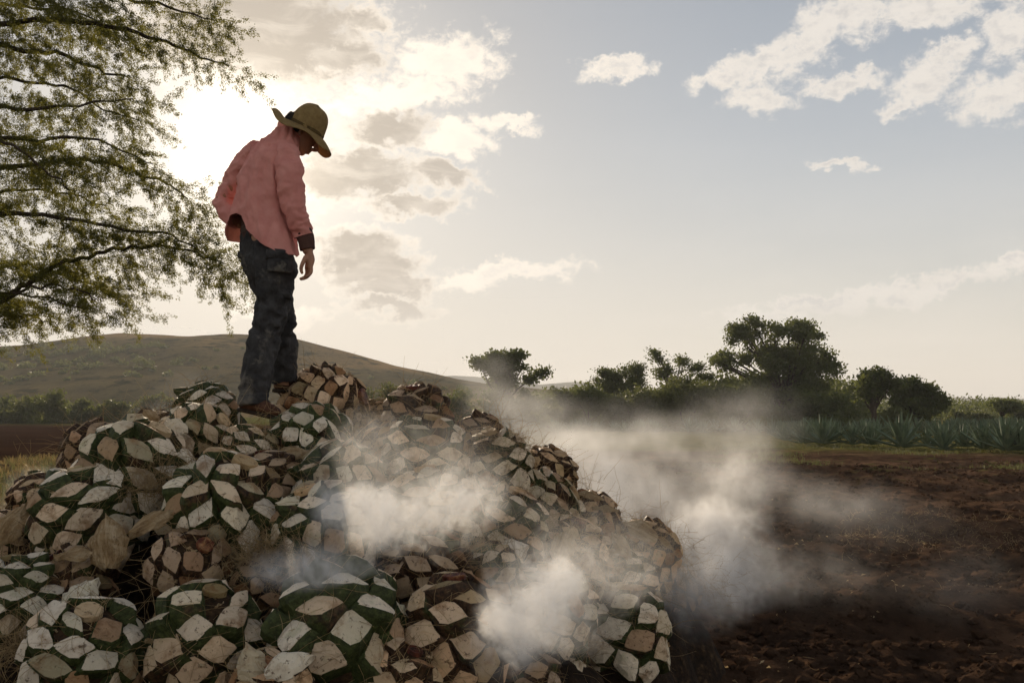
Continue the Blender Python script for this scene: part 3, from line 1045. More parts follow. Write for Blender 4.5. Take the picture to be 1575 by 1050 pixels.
M_LITTER = simple_mat('litter', [(.32, (.10, .06, .035)), (.52, (.30, .21, .12)), (.68, (.55, .44, .28))], 6, .8, transl=((.4, .3, .16), .3))
M_MOUND = simple_mat('dark_filler', [(.35, (.010, .007, .005)), (.55, (.035, .021, .012)), (.72, (.12, .075, .038))], 18, bdist=.06)  # dark colour of the added filler, stands in for shade between hearts
M_RED = simple_mat('rotten_heart', [(.36, (.02, .008, .005)), (.5, (.13, .03, .012)), (.68, (.42, .22, .09))], 14, .55, spec=.4)


def stump_mesh(rng, k):
    """one cut leaf base, unit size: x width, y towards the pole, z outwards; a broad pointed lens with rind walls and an oblique cut"""
    n = 14
    ang = np.arange(n) * 2 * math.pi / n
    c, s = np.cos(ang), np.sin(ang)
    pu, pl = rng.uniform(1.1, 1.4), rng.uniform(1.2, 1.6)
    X = c * .5
    Y = np.where(s >= 0, rng.uniform(.40, .52) * (1 - np.abs(c) ** pu), -rng.uniform(.44, .54) * (1 - np.abs(c) ** pl))
    X = X + rng.normal(0, .014, n)
    Y = Y + rng.normal(0, .014, n) + .12 * rng.normal() * X
    tilt = rng.uniform(.0, .62)
    roll = rng.normal(0, .16)
    h0 = rng.uniform(.10, .28)
    fold = rng.uniform(-.10, .30)

    def top(x, y):
        return h0 - y * tilt + x * roll - .42 * x * x - .25 * y * y - fold * abs(x)
    rows = ((1.16, -.12, None), (1.03, -.05, -.15), (.92, .0, -.014), (.885, .01, .0), (.44, .02, rng.normal(.0, .025)))
    V = []
    for sc_, dy, lift in rows:
        for i in range(n):
            x, y = X[i] * sc_, Y[i] * sc_
            if lift is None:
                V.append((x, y + dy, -.42))
            else:
                V.append((x, y + dy, top(x, y) + lift + (rng.normal(0, .009) if sc_ < .9 else 0)))
    V.append((rng.normal(0, .03), .03 + rng.normal(0, .03), top(0, 0) + rng.normal(.012, .012)))
    F4, F3, mi = [], [], []
    edge = rng.random() < .4
    for r in range(4):
        for i in range(n):
            j = (i + 1) % n
            F4.append((r * n + i, r * n + j, (r + 1) * n + j, (r + 1) * n + i))
            mi.append(1 if r < 2 or (r == 2 and (edge or rng.random() < .3)) else 0)
    for i in range(n):
        F3.append((4 * n + i, 4 * n + (i + 1) % n, 5 * n))
        mi.append(0)
    return mesh_of('leaf_stump', V, [np.array(F4), np.array(F3)], [M_FLESH, M_RIND], mi)


srng = np.random.default_rng(99)
STUMPS = [stump_mesh(srng, k) for k in range(16)]


def ellipsoid(rx, rz, nu=20, nv=12, jit=.0, rng=None):
    V = [(0, 0, -rz)]
    for j in range(1, nv):
        ph = -math.pi / 2 + math.pi * j / nv
        for i in range(nu):
            a = 2 * math.pi * i / nu
            q = 1 + (rng.normal(0, jit) if jit else 0)
            V.append((rx * math.cos(ph) * math.cos(a) * q, rx * math.cos(ph) * math.sin(a) * q, rz * math.sin(ph) * q))
    V.append((0, 0, rz))
    F4, F3 = [], []
    for i in range(nu):
        F3.append((0, 1 + (i + 1) % nu, 1 + i))
        t = 1 + (nv - 2) * nu
        F3.append((t + i, t + (i + 1) % nu, len(V) - 1))
    for j in range(nv - 2):
        for i in range(nu):
            a, b = 1 + j * nu + i, 1 + j * nu + (i + 1) % nu
            F4.append((a, b, b + nu, a + nu))
    return np.array(V), [np.array(F4), np.array(F3)]


_v, _f = ellipsoid(1, 1, 22, 14, .012, srng)
CORE = mesh_of('core', _v, _f, [M_CORE], smooth=True)
_n = 12
_a = np.arange(_n) * 2 * math.pi / _n


def disc_mesh(name, mats):
    V, F4, F3 = [], [], []
    for r, z in ((1, -.5), (1.02, 0), (.9, .06), (.62, .0), (.3, .07)):
        for a in _a:
            q = r * (1 + srng.normal(0, .04))
            V.append((q * math.cos(a), q * math.sin(a), z + srng.normal(0, .02)))
    V.append((0, 0, .02))
    for r in range(4):
        for i in range(_n):
            F4.append((r * _n + i, r * _n + (i + 1) % _n, (r + 1) * _n + (i + 1) % _n, (r + 1) * _n + i))
    for i in range(_n):
        F3.append((4 * _n + i, 4 * _n + (i + 1) % _n, 5 * _n))
    return mesh_of(name, V, [np.array(F4), np.array(F3)], mats)


CUT_END = disc_mesh('cut_end', [M_FLESH])
ROT_END = disc_mesh('cut_end', [M_RED])

PINAS = []
ALLP = []


def screen_axis(th, tau):
    th, tau = R(th), R(tau)
    return Vector((math.cos(th) * math.cos(tau), -math.sin(tau), math.sin(th) * math.cos(tau))).normalized()


def heart(px, py, rp, D, el, th, tau, k, asp, look, label, seed, lo=-62, hi=74):
    """one agave heart: core, leaf stumps in spiralling rows, cut end"""
    rng = np.random.default_rng(seed)
    c = at(px, py, D)
    r = rp * D / F_PX * .88
    root = bpy.data.objects.new('agave_heart', None)
    COL.objects.link(root)
    tag(root, label, 'agave heart', 'agave hearts heaped in the pile')
    ax = screen_axis(th, tau)
    q = ax.to_track_quat('Z', 'Y')
    root.rotation_mode = 'QUATERNION'
    root.rotation_quaternion = q
    root.location = c
    PINAS.append((c, r, ax, el))
    core = obj('core', CORE, root)
    core.scale = (r * .93, r * .93, r * el * .93)
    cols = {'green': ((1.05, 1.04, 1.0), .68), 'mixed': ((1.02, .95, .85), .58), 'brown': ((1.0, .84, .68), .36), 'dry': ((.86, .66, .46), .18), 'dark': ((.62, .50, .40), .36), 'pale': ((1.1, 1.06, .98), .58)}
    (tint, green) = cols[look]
    psi = R(rng.choice([-1, 1]) * rng.uniform(15, 50))
    # golden-angle phyllotaxis: each leaf base fills the rhombus between its neighbours on the two main spirals
    A = (2 * math.pi / k) ** 2 * .52
    N = int(round(4 * math.pi / A))
    hand = rng.choice([-1, 1])
    off = rng.uniform(0, 6.28)

    def pt(i):
        sp_ = 1 - 2 * (i + .5) / N
        sp_ = max(-1, min(1, sp_))
        cp = math.sqrt(max(0, 1 - sp_ * sp_))
        az = hand * i * 2.399963 + off
        return Vector((r * cp * math.cos(az), r * cp * math.sin(az), r * el * sp_)), sp_, cp, az
    for i in range(1, int(N * .86)):
        pos, sp_, cp, az = pt(i)
        nrm = Vector((cp * math.cos(az), cp * math.sin(az), sp_ / el)).normalized()
        east = Vector((-math.sin(az), math.cos(az), 0))
        up = nrm.cross(east)
        ds = []
        for m_ in (1, 2, 3, 5, 8, 13):
            if i + m_ < N:
                d = pt(i + m_)[0] - pos
                d -= nrm * d.dot(nrm)
                ds.append((d.length, m_, d))
        ds.sort(key=lambda q_: q_[0])
        d1, d2 = ds[0][2], ds[1][2]
        X_, Y_ = d1 + d2, d1 - d2
        if abs(X_.normalized().dot(east)) < abs(Y_.normalized().dot(east)):
            X_, Y_ = Y_, X_
        if X_.dot(east) < 0:
            X_ = -X_
        if Y_.dot(up) < 0:
            Y_ = -Y_
        wn = q @ nrm
        if wn.y > .62 and rng.random() < .9 or wn.z < -.75:
            continue
        lean = R(rng.normal(15, 6))
        z = (nrm * math.cos(lean) + (up * math.cos(psi) + east * math.sin(psi)) * math.sin(lean)).normalized()
        dz = min(X_.length, Y_.length) * rng.uniform(.75, 1.25) * (1.4 if rng.random() < .08 else 1)
        jx, jy = rng.uniform(.94, 1.04), rng.uniform(.94, 1.06)
        e2, y2 = X_ * jx + Y_ * rng.normal(0, .05), Y_ * jy + X_ * rng.normal(0, .05)
        e2 = e2 - z * e2.dot(z) * .6
        y2 = y2 - z * y2.dot(z) * .6
        M = Matrix.Identity(4)
        for a_ in range(3):
            M[a_][0], M[a_][1], M[a_][2], M[a_][3] = e2[a_], y2[a_], z[a_] * dz, pos[a_] * 1.0
        o = bpy.data.objects.new('leaf_stump', STUMPS[int(rng.integers(len(STUMPS)))])
        COL.objects.link(o)
        o.parent = root
        o.matrix_parent_inverse = M
        g = rng.uniform(.74, 1.08)
        d_ = rng.random()
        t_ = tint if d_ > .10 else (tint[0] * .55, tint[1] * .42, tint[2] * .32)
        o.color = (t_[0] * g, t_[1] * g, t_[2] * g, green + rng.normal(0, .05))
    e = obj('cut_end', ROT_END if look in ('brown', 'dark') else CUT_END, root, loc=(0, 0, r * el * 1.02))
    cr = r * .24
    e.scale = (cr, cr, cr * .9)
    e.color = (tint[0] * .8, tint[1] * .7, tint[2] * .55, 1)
    return root


H = [
    # px, py, rp, D, elong, axis angle, tilt, per row, aspect, look, label
    (494, 624, 62, 6.0, 1.28, 12, 12, 13, 1.05, 'brown', 'agave heart with small reddish diamond stumps, topmost on the pile behind the boots'),
    (478, 678, 60, 5.3, 1.16, 25, -22, 10, 1.0, 'green', 'green banded agave heart just below and in front of the topmost one'),
    (640, 645, 56, 5.7, 1.05, 95, 10, 9, 1.05, 'dark', 'dark domed agave heart standing apart at the top, right of the gap'),
    (318, 636, 50, 6.2, 1.1, 120, -20, 9, 1.0, 'green', 'agave heart peeking up behind the man\'s rear heel'),
    (238, 680, 50, 5.8, 1.05, 150, -20, 9, 1.0, 'brown', 'brown agave heart on the left shoulder of the pile, above the big green one'),
    (300, 678, 60, 5.25, 1.1, 35, 10, 9, 1.0, 'mixed', 'agave heart with torn upright stumps under the man\'s left-hand foot'),
    (385, 704, 52, 5.2, 1.1, 80, 0, 9, 1.0, 'mixed', 'agave heart squeezed directly beneath the man\'s boots'),
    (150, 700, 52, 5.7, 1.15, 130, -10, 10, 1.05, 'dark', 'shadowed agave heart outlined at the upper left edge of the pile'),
    (205, 732, 86, 4.75, 1.12, 60, 5, 9, 1.0, 'green', 'big agave heart with bulky green edged stumps on the upper left slope'),
    (135, 800, 86, 4.6, 1.08, 100, 0, 9, 1.0, 'green', 'agave heart with a big flat peeled piece leaning on its front, left slope'),
    (345, 785, 92, 4.45, 1.06, 65, 12, 10, .95, 'green', 'large round agave heart with pale oval stumps in neat spirals, left of centre'),
    (522, 748, 72, 4.9, 1.08, 130, 10, 10, 1.0, 'green', 'green agave heart in the middle, below the pair at the top'),
    (498, 826, 84, 4.35, 1.08, 110, 10, 10, .95, 'pale', 'agave heart with pale stumps and a smoke curl at its foot, centre of the pile'),
    (655, 704, 68, 5.2, 1.08, 80, 5, 9, 1.0, 'mixed', 'smoke veiled agave heart beneath the dark domed one'),
    (762, 718, 58, 5.4, 1.12, 100, 12, 9, 1.0, 'mixed', 'agave heart with big pale stumps on the upper right slope'),
    (738, 676, 42, 6.0, 1.1, 60, -10, 9, 1.0, 'dark', 'small agave heart at the skyline right of the dark domed one'),
    (838, 736, 50, 5.9, 1.12, 60, 0, 10, .95, 'dry', 'dry agave heart at the skyline halfway down the right slope'),
    (840, 782, 54, 5.5, 1.1, 30, 15, 10, .9, 'mixed', 'pale brown agave heart halfway down the right slope, below the dry skyline one'),
    (665, 792, 76, 4.75, 1.1, 100, 0, 9, 1.0, 'mixed', 'agave heart half lost in the thickest white smoke'),
    (775, 812, 66, 4.95, 1.08, 70, 10, 9, 1.0, 'mixed', 'agave heart between the two dense white smoke clouds'),
    (905, 808, 52, 5.8, 1.15, 45, 0, 10, .95, 'dry', 'dry agave heart on the right slope in thin smoke'),
    (880, 858, 60, 5.3, 1.1, 80, 15, 10, .95, 'brown', 'brown agave heart low on the right slope with orange cut faces'),
    (988, 858, 56, 5.9, 1.2, 40, 5, 11, .9, 'dry', 'straw brown agave heart with ragged husks at the right foot of the pile'),
    (1035, 905, 44, 6.2, 1.15, 20, 0, 9, 1.0, 'dry', 'last agave heart at the far right end of the pile, half in smoke'),
    (955, 905, 60, 5.6, 1.1, 100, 0, 9, 1.0, 'mixed', 'agave heart in smoke above the lone front right heart'),
    (958, 974, 72, 5.15, 1.16, 95, 4, 8, 1.15, 'pale', 'lone front right agave heart with long upright pale stumps, standing on the black soil'),
    (868, 1022, 40, 4.75, 1.1, 80, 20, 7, 1.1, 'pale', 'smallest agave heart, low in front between two big ones at the bottom'),
    (842, 940, 74, 4.65, 1.05, 90, 0, 9, 1.0, 'mixed', 'agave heart wholly wrapped in the lower white smoke cloud'),
    (655, 885, 70, 4.3, 1.08, 75, -12, 9, 1.0, 'dark', 'dark agave heart under the long smoke bank, centre bottom'),
    (752, 892, 58, 4.6, 1.08, 110, 0, 9, 1.0, 'mixed', 'agave heart with broken stumps left of the lower smoke cloud'),
    (518, 975, 104, 3.85, 1.05, 85, -30, 8, 1.1, 'green', 'largest front agave heart with long curved stumps and a reddish lower face'),
    (706, 975, 84, 3.95, 1.18, 95, 0, 8, 1.05, 'brown', 'front agave heart with brown rotten lower stumps, right of the largest one'),
    (312, 985, 86, 3.85, 1.10, 75, 10, 8, 1.1, 'mixed', 'front agave heart with long stained stumps, left of the largest one'),
    (128, 1010, 94, 3.75, 1.02, 75, 22, 9, 1.0, 'green', 'mossy green front agave heart at the lower left'),
    (22, 925, 66, 4.05, 1.18, 100, 0, 9, 1.1, 'green', 'agave heart cut by the left edge with dark gaps between narrow stumps'),
    (8, 838, 56, 4.7, 1.05, 70, 0, 9, 1.0, 'brown', 'brown agave heart at the left edge below the thin smoke'),
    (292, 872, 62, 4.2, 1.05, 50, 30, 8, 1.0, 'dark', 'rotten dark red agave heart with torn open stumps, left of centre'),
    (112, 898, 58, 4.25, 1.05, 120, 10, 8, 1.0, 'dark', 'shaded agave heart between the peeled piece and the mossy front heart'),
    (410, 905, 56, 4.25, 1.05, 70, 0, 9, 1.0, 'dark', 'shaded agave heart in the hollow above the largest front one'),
    (620, 1050, 60, 3.75, 1.05, 70, 10, 8, 1.0, 'brown', 'agave heart only just showing at the bottom between the two front ones'),
    (800, 1052, 62, 4.2, 1.05, 80, 0, 8, 1.0, 'dark', 'shaded agave heart at the bottom edge right of the rotten one'),
    (415, 1062, 62, 3.6, 1.05, 90, 30, 8, 1.0, 'brown', 'agave heart at the bottom edge under the star shaped scraps'),
    (412, 745, 56, 4.9, 1.05, 100, 0, 9, 1.0, 'dark', 'shaded agave heart in the dark hollow left of the middle green one'),
    (588, 690, 46, 5.6, 1.05, 120, -10, 9, 1.0, 'dry', 'fibre covered agave heart in the saddle between the two top hearts'),
    (575, 655, 40, 6.3, 1.05, 120, -10, 9, 1.0, 'dry', 'dry agave heart behind the saddle between the two top hearts'),
    (60, 770, 44, 5.2, 1.05, 140, -10, 9, 1.0, 'brown', 'agave heart at the left foot of the pile by the wisp of smoke'),
    (-60, 820, 60, 4.9, 1.05, 110, -10, 9, 1.0, 'brown', 'agave heart outside the left edge of the photo'),
    (930, 1030, 40, 5.5, 1.05, 60, 0, 8, 1.0, 'dark', 'dark agave heart lying behind the lone front right one'),
]
HLAB = None
for i, h in enumerate(H):
    heart(*h[:11], seed=500 + i * 7)

# added dark filler under the hearts: closes holes and keeps the gaps dark
PC = np.array([[*c] for c, r, ax, el in PINAS])
PR = np.array([r for c, r, ax, el in PINAS])


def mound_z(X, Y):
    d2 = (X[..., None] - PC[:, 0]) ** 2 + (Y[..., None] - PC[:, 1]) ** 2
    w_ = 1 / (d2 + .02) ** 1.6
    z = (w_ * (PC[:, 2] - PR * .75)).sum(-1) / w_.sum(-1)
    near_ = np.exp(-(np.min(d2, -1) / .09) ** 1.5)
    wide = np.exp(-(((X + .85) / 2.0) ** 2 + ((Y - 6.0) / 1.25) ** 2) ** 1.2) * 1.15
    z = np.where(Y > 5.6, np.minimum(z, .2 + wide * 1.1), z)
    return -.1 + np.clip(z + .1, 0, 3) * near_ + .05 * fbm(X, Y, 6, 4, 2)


obj('filler_mound', grid_mesh('filler_mound', np.arange(-4.2, 2.4, .06), np.arange(2.9, 8.6, .06), mound_z, [M_MOUND]), kind='stuff',
    label='added dark filler mound inside the heap')


def strands(n, seed, pts, Lr=(.08, .3), rad=.0013, out=None):
    """loose curling fibres, each a thin three sided tube"""
    rng = np.random.default_rng(seed)
    sp = Soup()
    for k in range(n):
        p, nrm = pts(rng)
        d = rng.normal(size=3) + nrm * .5
        d /= np.linalg.norm(d)
        L = rng.uniform(*Lr)
        P = [p]
        c = rng.normal(0, .38, 3)
        for _ in range(5):
            d = d + c + rng.normal(0, .15, 3) - [0, 0, .05]
            d /= np.linalg.norm(d)
            P.append(P[-1] + d * L / 5)
        V, F = tube(np.array(P), np.linspace(rad, rad * .4, 6), 3)
        sp.add(V, F)
    return sp


def on_pile(rng):
    i = rng.integers(len(PC))
    v = rng.normal(size=3)
    v[1] -= .8
    v[2] += .5
    v /= np.linalg.norm(v)
    return PC[i] + v * PR[i] * 1.06, v


obj('loose_fibre', strands(4200, 5, on_pile).mesh('loose_fibre', [M_FIBRE]), kind='stuff', label='loose straw coloured fibres over the heap')
CLP = [(265, 730, 4.55, 40), (240, 745, 4.5, 30), (570, 700, 5.3, 45), (600, 760, 4.8, 55), (720, 770, 4.8, 50), (430, 850, 4.1, 35), (830, 800, 5.2, 50), (900, 850, 5.1, 45), (985, 830, 5.6, 40),
       (560, 640, 5.8, 30), (20, 1000, 3.75, 25), (1060, 900, 5.9, 40), (690, 830, 4.4, 50), (400, 860, 4.2, 30), (770, 690, 5.3, 25)]


def on_clump(rng):
    px, py, D, sp_ = CLP[rng.integers(len(CLP))]
    p = np.array(at(px + rng.normal(0, sp_), py + rng.normal(0, sp_ * .45), D))
    p[1] += rng.normal(0, .06)
    return p, np.array([0, -.5, .6])


obj('fibre_tangle', strands(4200, 6, on_clump, (.06, .2), .0011).mesh('fibre_tangle', [M_FIBRE]), kind='stuff', label='tangled tan fibre caught between the hearts')


# --- peeled husk pieces lying on the hearts
def husk(rng, L, W, curl, thick=.008):
    nu, nv = 11, 6
    top, bot = [], []
    rng_ph = rng.uniform(0, 6)
    for i in range(nu):
        u = i / (nu - 1)
        w_ = W * ((1 - abs(2 * u - .9) ** 2.2 if abs(2 * u - .9) < 1 else 0) ** .8 + .06) * .5 * (1 + rng.normal(0, .07))
        for j in range(nv):
            v = j / (nv - 1) * 2 - 1
            x, y = (u - .5) * L + rng.normal(0, L * .02), v * w_ + rng.normal(0, W * .02)
            z = -curl * (v * v) * W + .10 * L * math.sin(u * 3) + .03 * L * math.sin(u * 9 + v * 2 + rng_ph) + rng.normal(0, .003)
            top.append((x, y, z))
            bot.append((x, y, z - thick * (1.6 - abs(v))))
    V = np.array(top + bot)
    F = []
    N = nu * nv
    for i in range(nu - 1):
        for j in range(nv - 1):
            a = i * nv + j
            F.append((a, a + 1, a + nv + 1, a + nv))
            F.append((N + a, N + a + nv, N + a + nv + 1, N + a + 1))
    for i in range(nu - 1):
        for j, s in ((0, 1), (nv - 1, -1)):
            a = i * nv + j
            q = (a, a + nv, N + a + nv, N + a)
            F.append(q if s > 0 else q[::-1])
    for j in range(nv - 1):
        for i in (0, nu - 1):
            a = i * nv + j
            F.append((a, N + a, N + a + 1, a + 1) if i == 0 else (a, a + 1, N + a + 1, N + a))
    return V, np.array(F)


HK = [  # px, py, D, L, W, rotation(z-screen), face tilt, label
    (162, 832, 4.1, .22, .15, 100, 72, 'big flat peeled cream husk piece propped upright on the left slope', M_HUSK),
    (235, 800, 4.2, .22, .085, 35, 50, 'yellow brown husk slab slanting beside the big upright cream one', M_HUSK),
    (118, 852, 4.1, .17, .07, 5, 40, 'orange brown husk lying flat below the big upright cream piece', M_HUSK),
    (445, 1020, 3.45, .17, .09, 20, 55, 'pale crumpled husk with star like points at the bottom, below the left smoke', M_FLESH),
    (385, 1020, 3.5, .16, .09, 110, 60, 'small curled pale husk left of the star pointed one', M_FLESH),
    (120, 915, 3.95, .18, .12, 50, 60, 'torn pale husk in the dark hollow at the lower left', M_FLESH),
    (440, 700, 4.95, .26, .09, 12, 35, 'orange brown husk strip under the green banded heart', M_HUSK),
    (985, 815, 5.5, .20, .10, 150, 55, 'straw brown peeled husk bundle on the right foot of the pile', M_HUSK),
    (955, 838, 5.4, .17, .07, 120, 60, 'curled straw husk left of the husk bundle', M_HUSK),
    (868, 835, 5.0, .16, .12, 70, 65, 'rusty orange husk on the right slope', M_HUSK),
    (228, 640, 5.55, .13, .09, 130, 60, 'pointed pale husk sticking up at the upper left skyline', M_HUSK),
    (18, 800, 4.5, .20, .12, 60, 60, 'sunlit cream husk at the left edge', M_HUSK),
    (85, 775, 4.8, .18, .09, 35, 55, 'thin brown husk above the sunlit cream one at the left edge', M_HUSK),
    (270, 655, 5.0, .14, .08, 150, 60, 'small upright pale husk left of the man\'s boots', M_FLESH),
    (790, 845, 4.7, .15, .12, 20, 60, 'flat pale husk right of the upper smoke', M_FLESH),
    (905, 762, 5.5, .16, .06, 165, 30, 'thin husk poking out at the right skyline', M_HUSK),
    (930, 782, 5.6, .15, .05, 170, 20, 'thin husk sliver poking out lower on the right skyline', M_HUSK),
]
hr = np.random.default_rng(4)
for (px, py, D, L, W, rz, tilt, lb, mt) in HK:
    V, F = husk(hr, L, W, hr.uniform(.1, .35))
    o = obj('husk_piece', mesh_of('husk_piece', V, F, [mt]), loc=at(px, py, D), label=lb, cat='husk', group='peeled husk pieces')
    o.rotation_euler = (Matrix.Rotation(R(tilt), 3, 'X') @ Matrix.Rotation(R(rz), 3, 'Z')).to_euler()


# many small scraps over heap and soil, soil clods, flakes of dry leaf
def scraps():
    rng = np.random.default_rng(31)
    sp = Soup()
    for k in range(900):
        p, nrm = on_pile(rng)
        V, F = husk(rng, rng.uniform(.03, .11), rng.uniform(.015, .05), rng.uniform(.1, .5), .004)
        Rm = np.array(Vector(rng.normal(size=3)).to_track_quat('Z', 'Y').to_matrix())
        sp.add(V @ Rm.T + p - nrm * .03, F)
    obj('leaf_scraps', sp.mesh('leaf_scraps', [M_HUSK]), kind='stuff', label='small dry leaf scraps among the hearts')
    # flakes on the soil
    V, F = [], []
    pts = []
    n = 26000
    Y = 5.0 + 24 * rng.uniform(0, 1, n) ** 1.7
    X = rng.uniform(-.35, .62, n) * Y + rng.normal(0, .4, n)
    den = fbm(X, Y, .8, 4, 12) - .45 + 1.1 * np.exp(-((X - 2.9 - (Y - 13) * .25) / 2.2) ** 2 - ((Y - 12.8) / .9) ** 2) * (X > 2) + .5 * np.exp(-((X - 1.2) / .6) ** 2 - ((Y - 6.2) / .5) ** 2)
    keep = den > rng.uniform(-.35, .6, n)
    X, Y = X[keep], Y[keep]
    Z = ground_z(X, Y)
    n = len(X)
    C = np.stack([X, Y, Z + .012], -1)
    ax = rng.normal(size=(n, 3)) * [1, 1, .35] + [0, 0, .12]
    ax /= np.linalg.norm(ax, axis=1)[:, None]
    L = (.012 + .065 * rng.uniform(0, 1, n) ** 3)[:, None] 
    q = rng.normal(size=(n, 3))
    sd = np.cross(ax, q)
    sd /= np.linalg.norm(sd, axis=1)[:, None]
    W = L * rng.uniform(.04, .2, n)[:, None]
    arch = np.stack([np.zeros(n), np.zeros(n), rng.uniform(0, .3, n)], -1) * L
    VV = np.stack([C - ax * L * .5, C - ax * L * .1 + sd * W + arch, C + ax * L * .5, C - ax * L * .05 - sd * W + arch * .6], 1).reshape(-1, 3)
    obj('leaf_litter', mesh_of('leaf_litter', VV, np.arange(4 * n).reshape(n, 4), [M_LITTER]), kind='stuff', label='dry leaf flakes scattered over the soil')
    # clods
    ico = np.array([(0, 0, 1), (.89, 0, .45), (.28, .85, .45), (-.72, .53, .45), (-.72, -.53, .45), (.28, -.85, .45), (.72, .53, -.45), (-.28, .85, -.45), (-.89, 0, -.45), (-.28, -.85, -.45), (.72, -.53, -.45), (0, 0, -1)])
    fi = np.array([(0, 1, 2), (0, 2, 3), (0, 3, 4), (0, 4, 5), (0, 5, 1), (1, 6, 2), (2, 7, 3), (3, 8, 4), (4, 9, 5), (5, 10, 1), (2, 6, 7), (3, 7, 8), (4, 8, 9), (5, 9, 10), (1, 10, 6), (6, 11, 7), (7, 11, 8), (8, 11, 9), (9, 11, 10), (10, 11, 6)])
    n = 42000
    Y = 5.0 + 26 * rng.uniform(0, 1, n) ** 1.6
    X = rng.uniform(-.5, .62, n) * Y
    den = fbm(X, Y, .7, 4, 33)
    keep = (den > rng.uniform(-.9, .5, n)) & ((X > -6) | (Y < 10))
    X, Y = X[keep], Y[keep]
    n = len(X)
    r = .005 + .046 * rng.uniform(0, 1, n) ** 4.5 + .001 * (Y - 5)
    C = np.stack([X, Y, ground_z(X, Y) + r * .25], -1)
    V = C[:, None] + ico[None] * r[:, None, None] * rng.uniform(.65, 1.35, (n, 12, 1)) * np.array([1.1, 1.1, .75])
    F = (np.arange(n) * 12)[:, None, None] + fi[None]
    obj('soil_clods', mesh_of('soil_clods', V.reshape(-1, 3), F.reshape(-1, 3), [M_SOIL]), kind='stuff', label='loose clods of soil')


scraps()


def on_ridge(rng):
    if rng.random() < .93:
        px, py = rng.uniform(1290, 1620), rng.normal(826, 15)
    else:
        px, py = rng.uniform(1080, 1620), rng.uniform(740, 1045)
    x, y = gpt(px, py)
    return np.array([x, y, float(ground_z(x, y)) + .01]), np.array([0, 0, .15])


obj('straw_litter', strands(1500, 8, on_ridge, (.03, .13), .0024).mesh('straw_litter', [M_FIBRE]), kind='stuff', label='dry leaf strands strewn over the charred ridge')

# ------------------------------------------------------------------ the man
MD = 5.55
YAW = R(33)                       # he faces right and away from the camera
RV = np.array([math.sin(YAW), -math.cos(YAW), 0])     # his right
FV = np.array([math.cos(YAW), math.sin(YAW), 0])      # his front


def MP(px, py, dy=0.0):
    return np.array(at(px, py, MD + dy))


def catmull(P, n):
    P = np.asarray(P, dtype=float)
    T = np.linspace(0, len(P) - 1, n)
    out = []
    for t in T:
        i = min(int(t), len(P) - 2)
        u = t - i
        p0, p1, p2, p3 = P[max(i - 1, 0)], P[i], P[i + 1], P[min(i + 2, len(P) - 1)]
        out.append(.5 * ((2 * p1) + (-p0 + p2) * u + (2 * p0 - 5 * p1 + 4 * p2 - p3) * u * u + (-p0 + 3 * p1 - 3 * p2 + p3) * u ** 3))
    return np.array(out)


def loft(C, A, B, ax, bx, nu=24, nv=24, caps=(True, True), power=2.0):
    """rings with centres C, half sizes A (along ax) and B (along bx); ax/bx a vector or one per ring"""
    C = catmull(C, nv)
    A = catmull(np.asarray(A)[:, None], nv)[:, 0]
    B = catmull(np.asarray(B)[:, None], nv)[:, 0]
    ax = np.broadcast_to(np.asarray(ax, dtype=float), (nv, 3)) if np.ndim(ax) == 1 else catmull(ax, nv)
    bx = np.broadcast_to(np.asarray(bx, dtype=float), (nv, 3)) if np.ndim(bx) == 1 else catmull(bx, nv)
    th = np.arange(nu) * 2 * math.pi / nu
    ct, st = np.cos(th), np.sin(th)
    ct = np.sign(ct) * np.abs(ct) ** (2 / power)
    st = np.sign(st) * np.abs(st) ** (2 / power)
    V = C[:, None] + A[:, None, None] * ax[:, None] * ct[None, :, None] + B[:, None, None] * bx[:, None] * st[None, :, None]
    i = np.arange(nv * nu).reshape(nv, nu)
    F = np.stack([i[:-1], np.roll(i[:-1], -1, 1), np.roll(i[1:], -1, 1), i[1:]], -1).reshape(-1, 4)
    V = V.reshape(-1, 3)
    ex = []
    tri = []
    if caps[0]:
        ex.append(C[0] + (C[0] - C[1]) * .6)
        k = len(V)
        tri += [(k, (j + 1) % nu, j) for j in range(nu)]
    if caps[1]:
        ex.append(C[-1] + (C[-1] - C[-2]) * .6)
        k = len(V) + len(ex) - 1
        b = (nv - 1) * nu
        tri += [(k, b + j, b + (j + 1) % nu) for j in range(nu)]
    if ex:
        V = np.concatenate([V, np.array(ex)])
    return V, F, np.array(tri, dtype=int).reshape(-1, 3)


def limb_loft(C, Rr, nu=20, nv=24, flat=1.0, ref=(0.3, -1, 0.1), caps=(True, True)):
    C = np.asarray(C, dtype=float)
    T = np.gradient(C, axis=0)
    T /= np.linalg.norm(T, axis=1)[:, None]
    a = np.cross(T, np.array(ref))
    a /= np.linalg.norm(a, axis=1)[:, None]
    b = np.cross(T, a)
    Rr = np.asarray(Rr, dtype=float)
    return loft(C, Rr, Rr * flat, a, b, nu, nv, caps)


def folds(V, amp, sc, stretch, seed, N=None, ridge=True):
    """push cloth vertices in and out by stretched ridged noise"""
    out = V.copy()
    cen = V.mean(0)
    for i, p in enumerate(V):
        q = Vector((p[0] * stretch[0] + seed, p[1] * stretch[1], p[2] * stretch[2])) * sc
        w_ = Vector((mn.noise(q * .5 + Vector((7, 1, 3))), mn.noise(q * .5), mn.noise(q * .5 + Vector((1, 9, 2))))) * .8
        n = mn.noise(q + w_)
        n2 = mn.noise((q + w_) * 2.3 + Vector((5, 5, 5)))
        v = ((.45 - abs(n) * 2.2) if ridge else n) + .35 * n2
        d = N[i] if N is not None else (p - cen)
        out[i] = p + d * v * amp
    return out


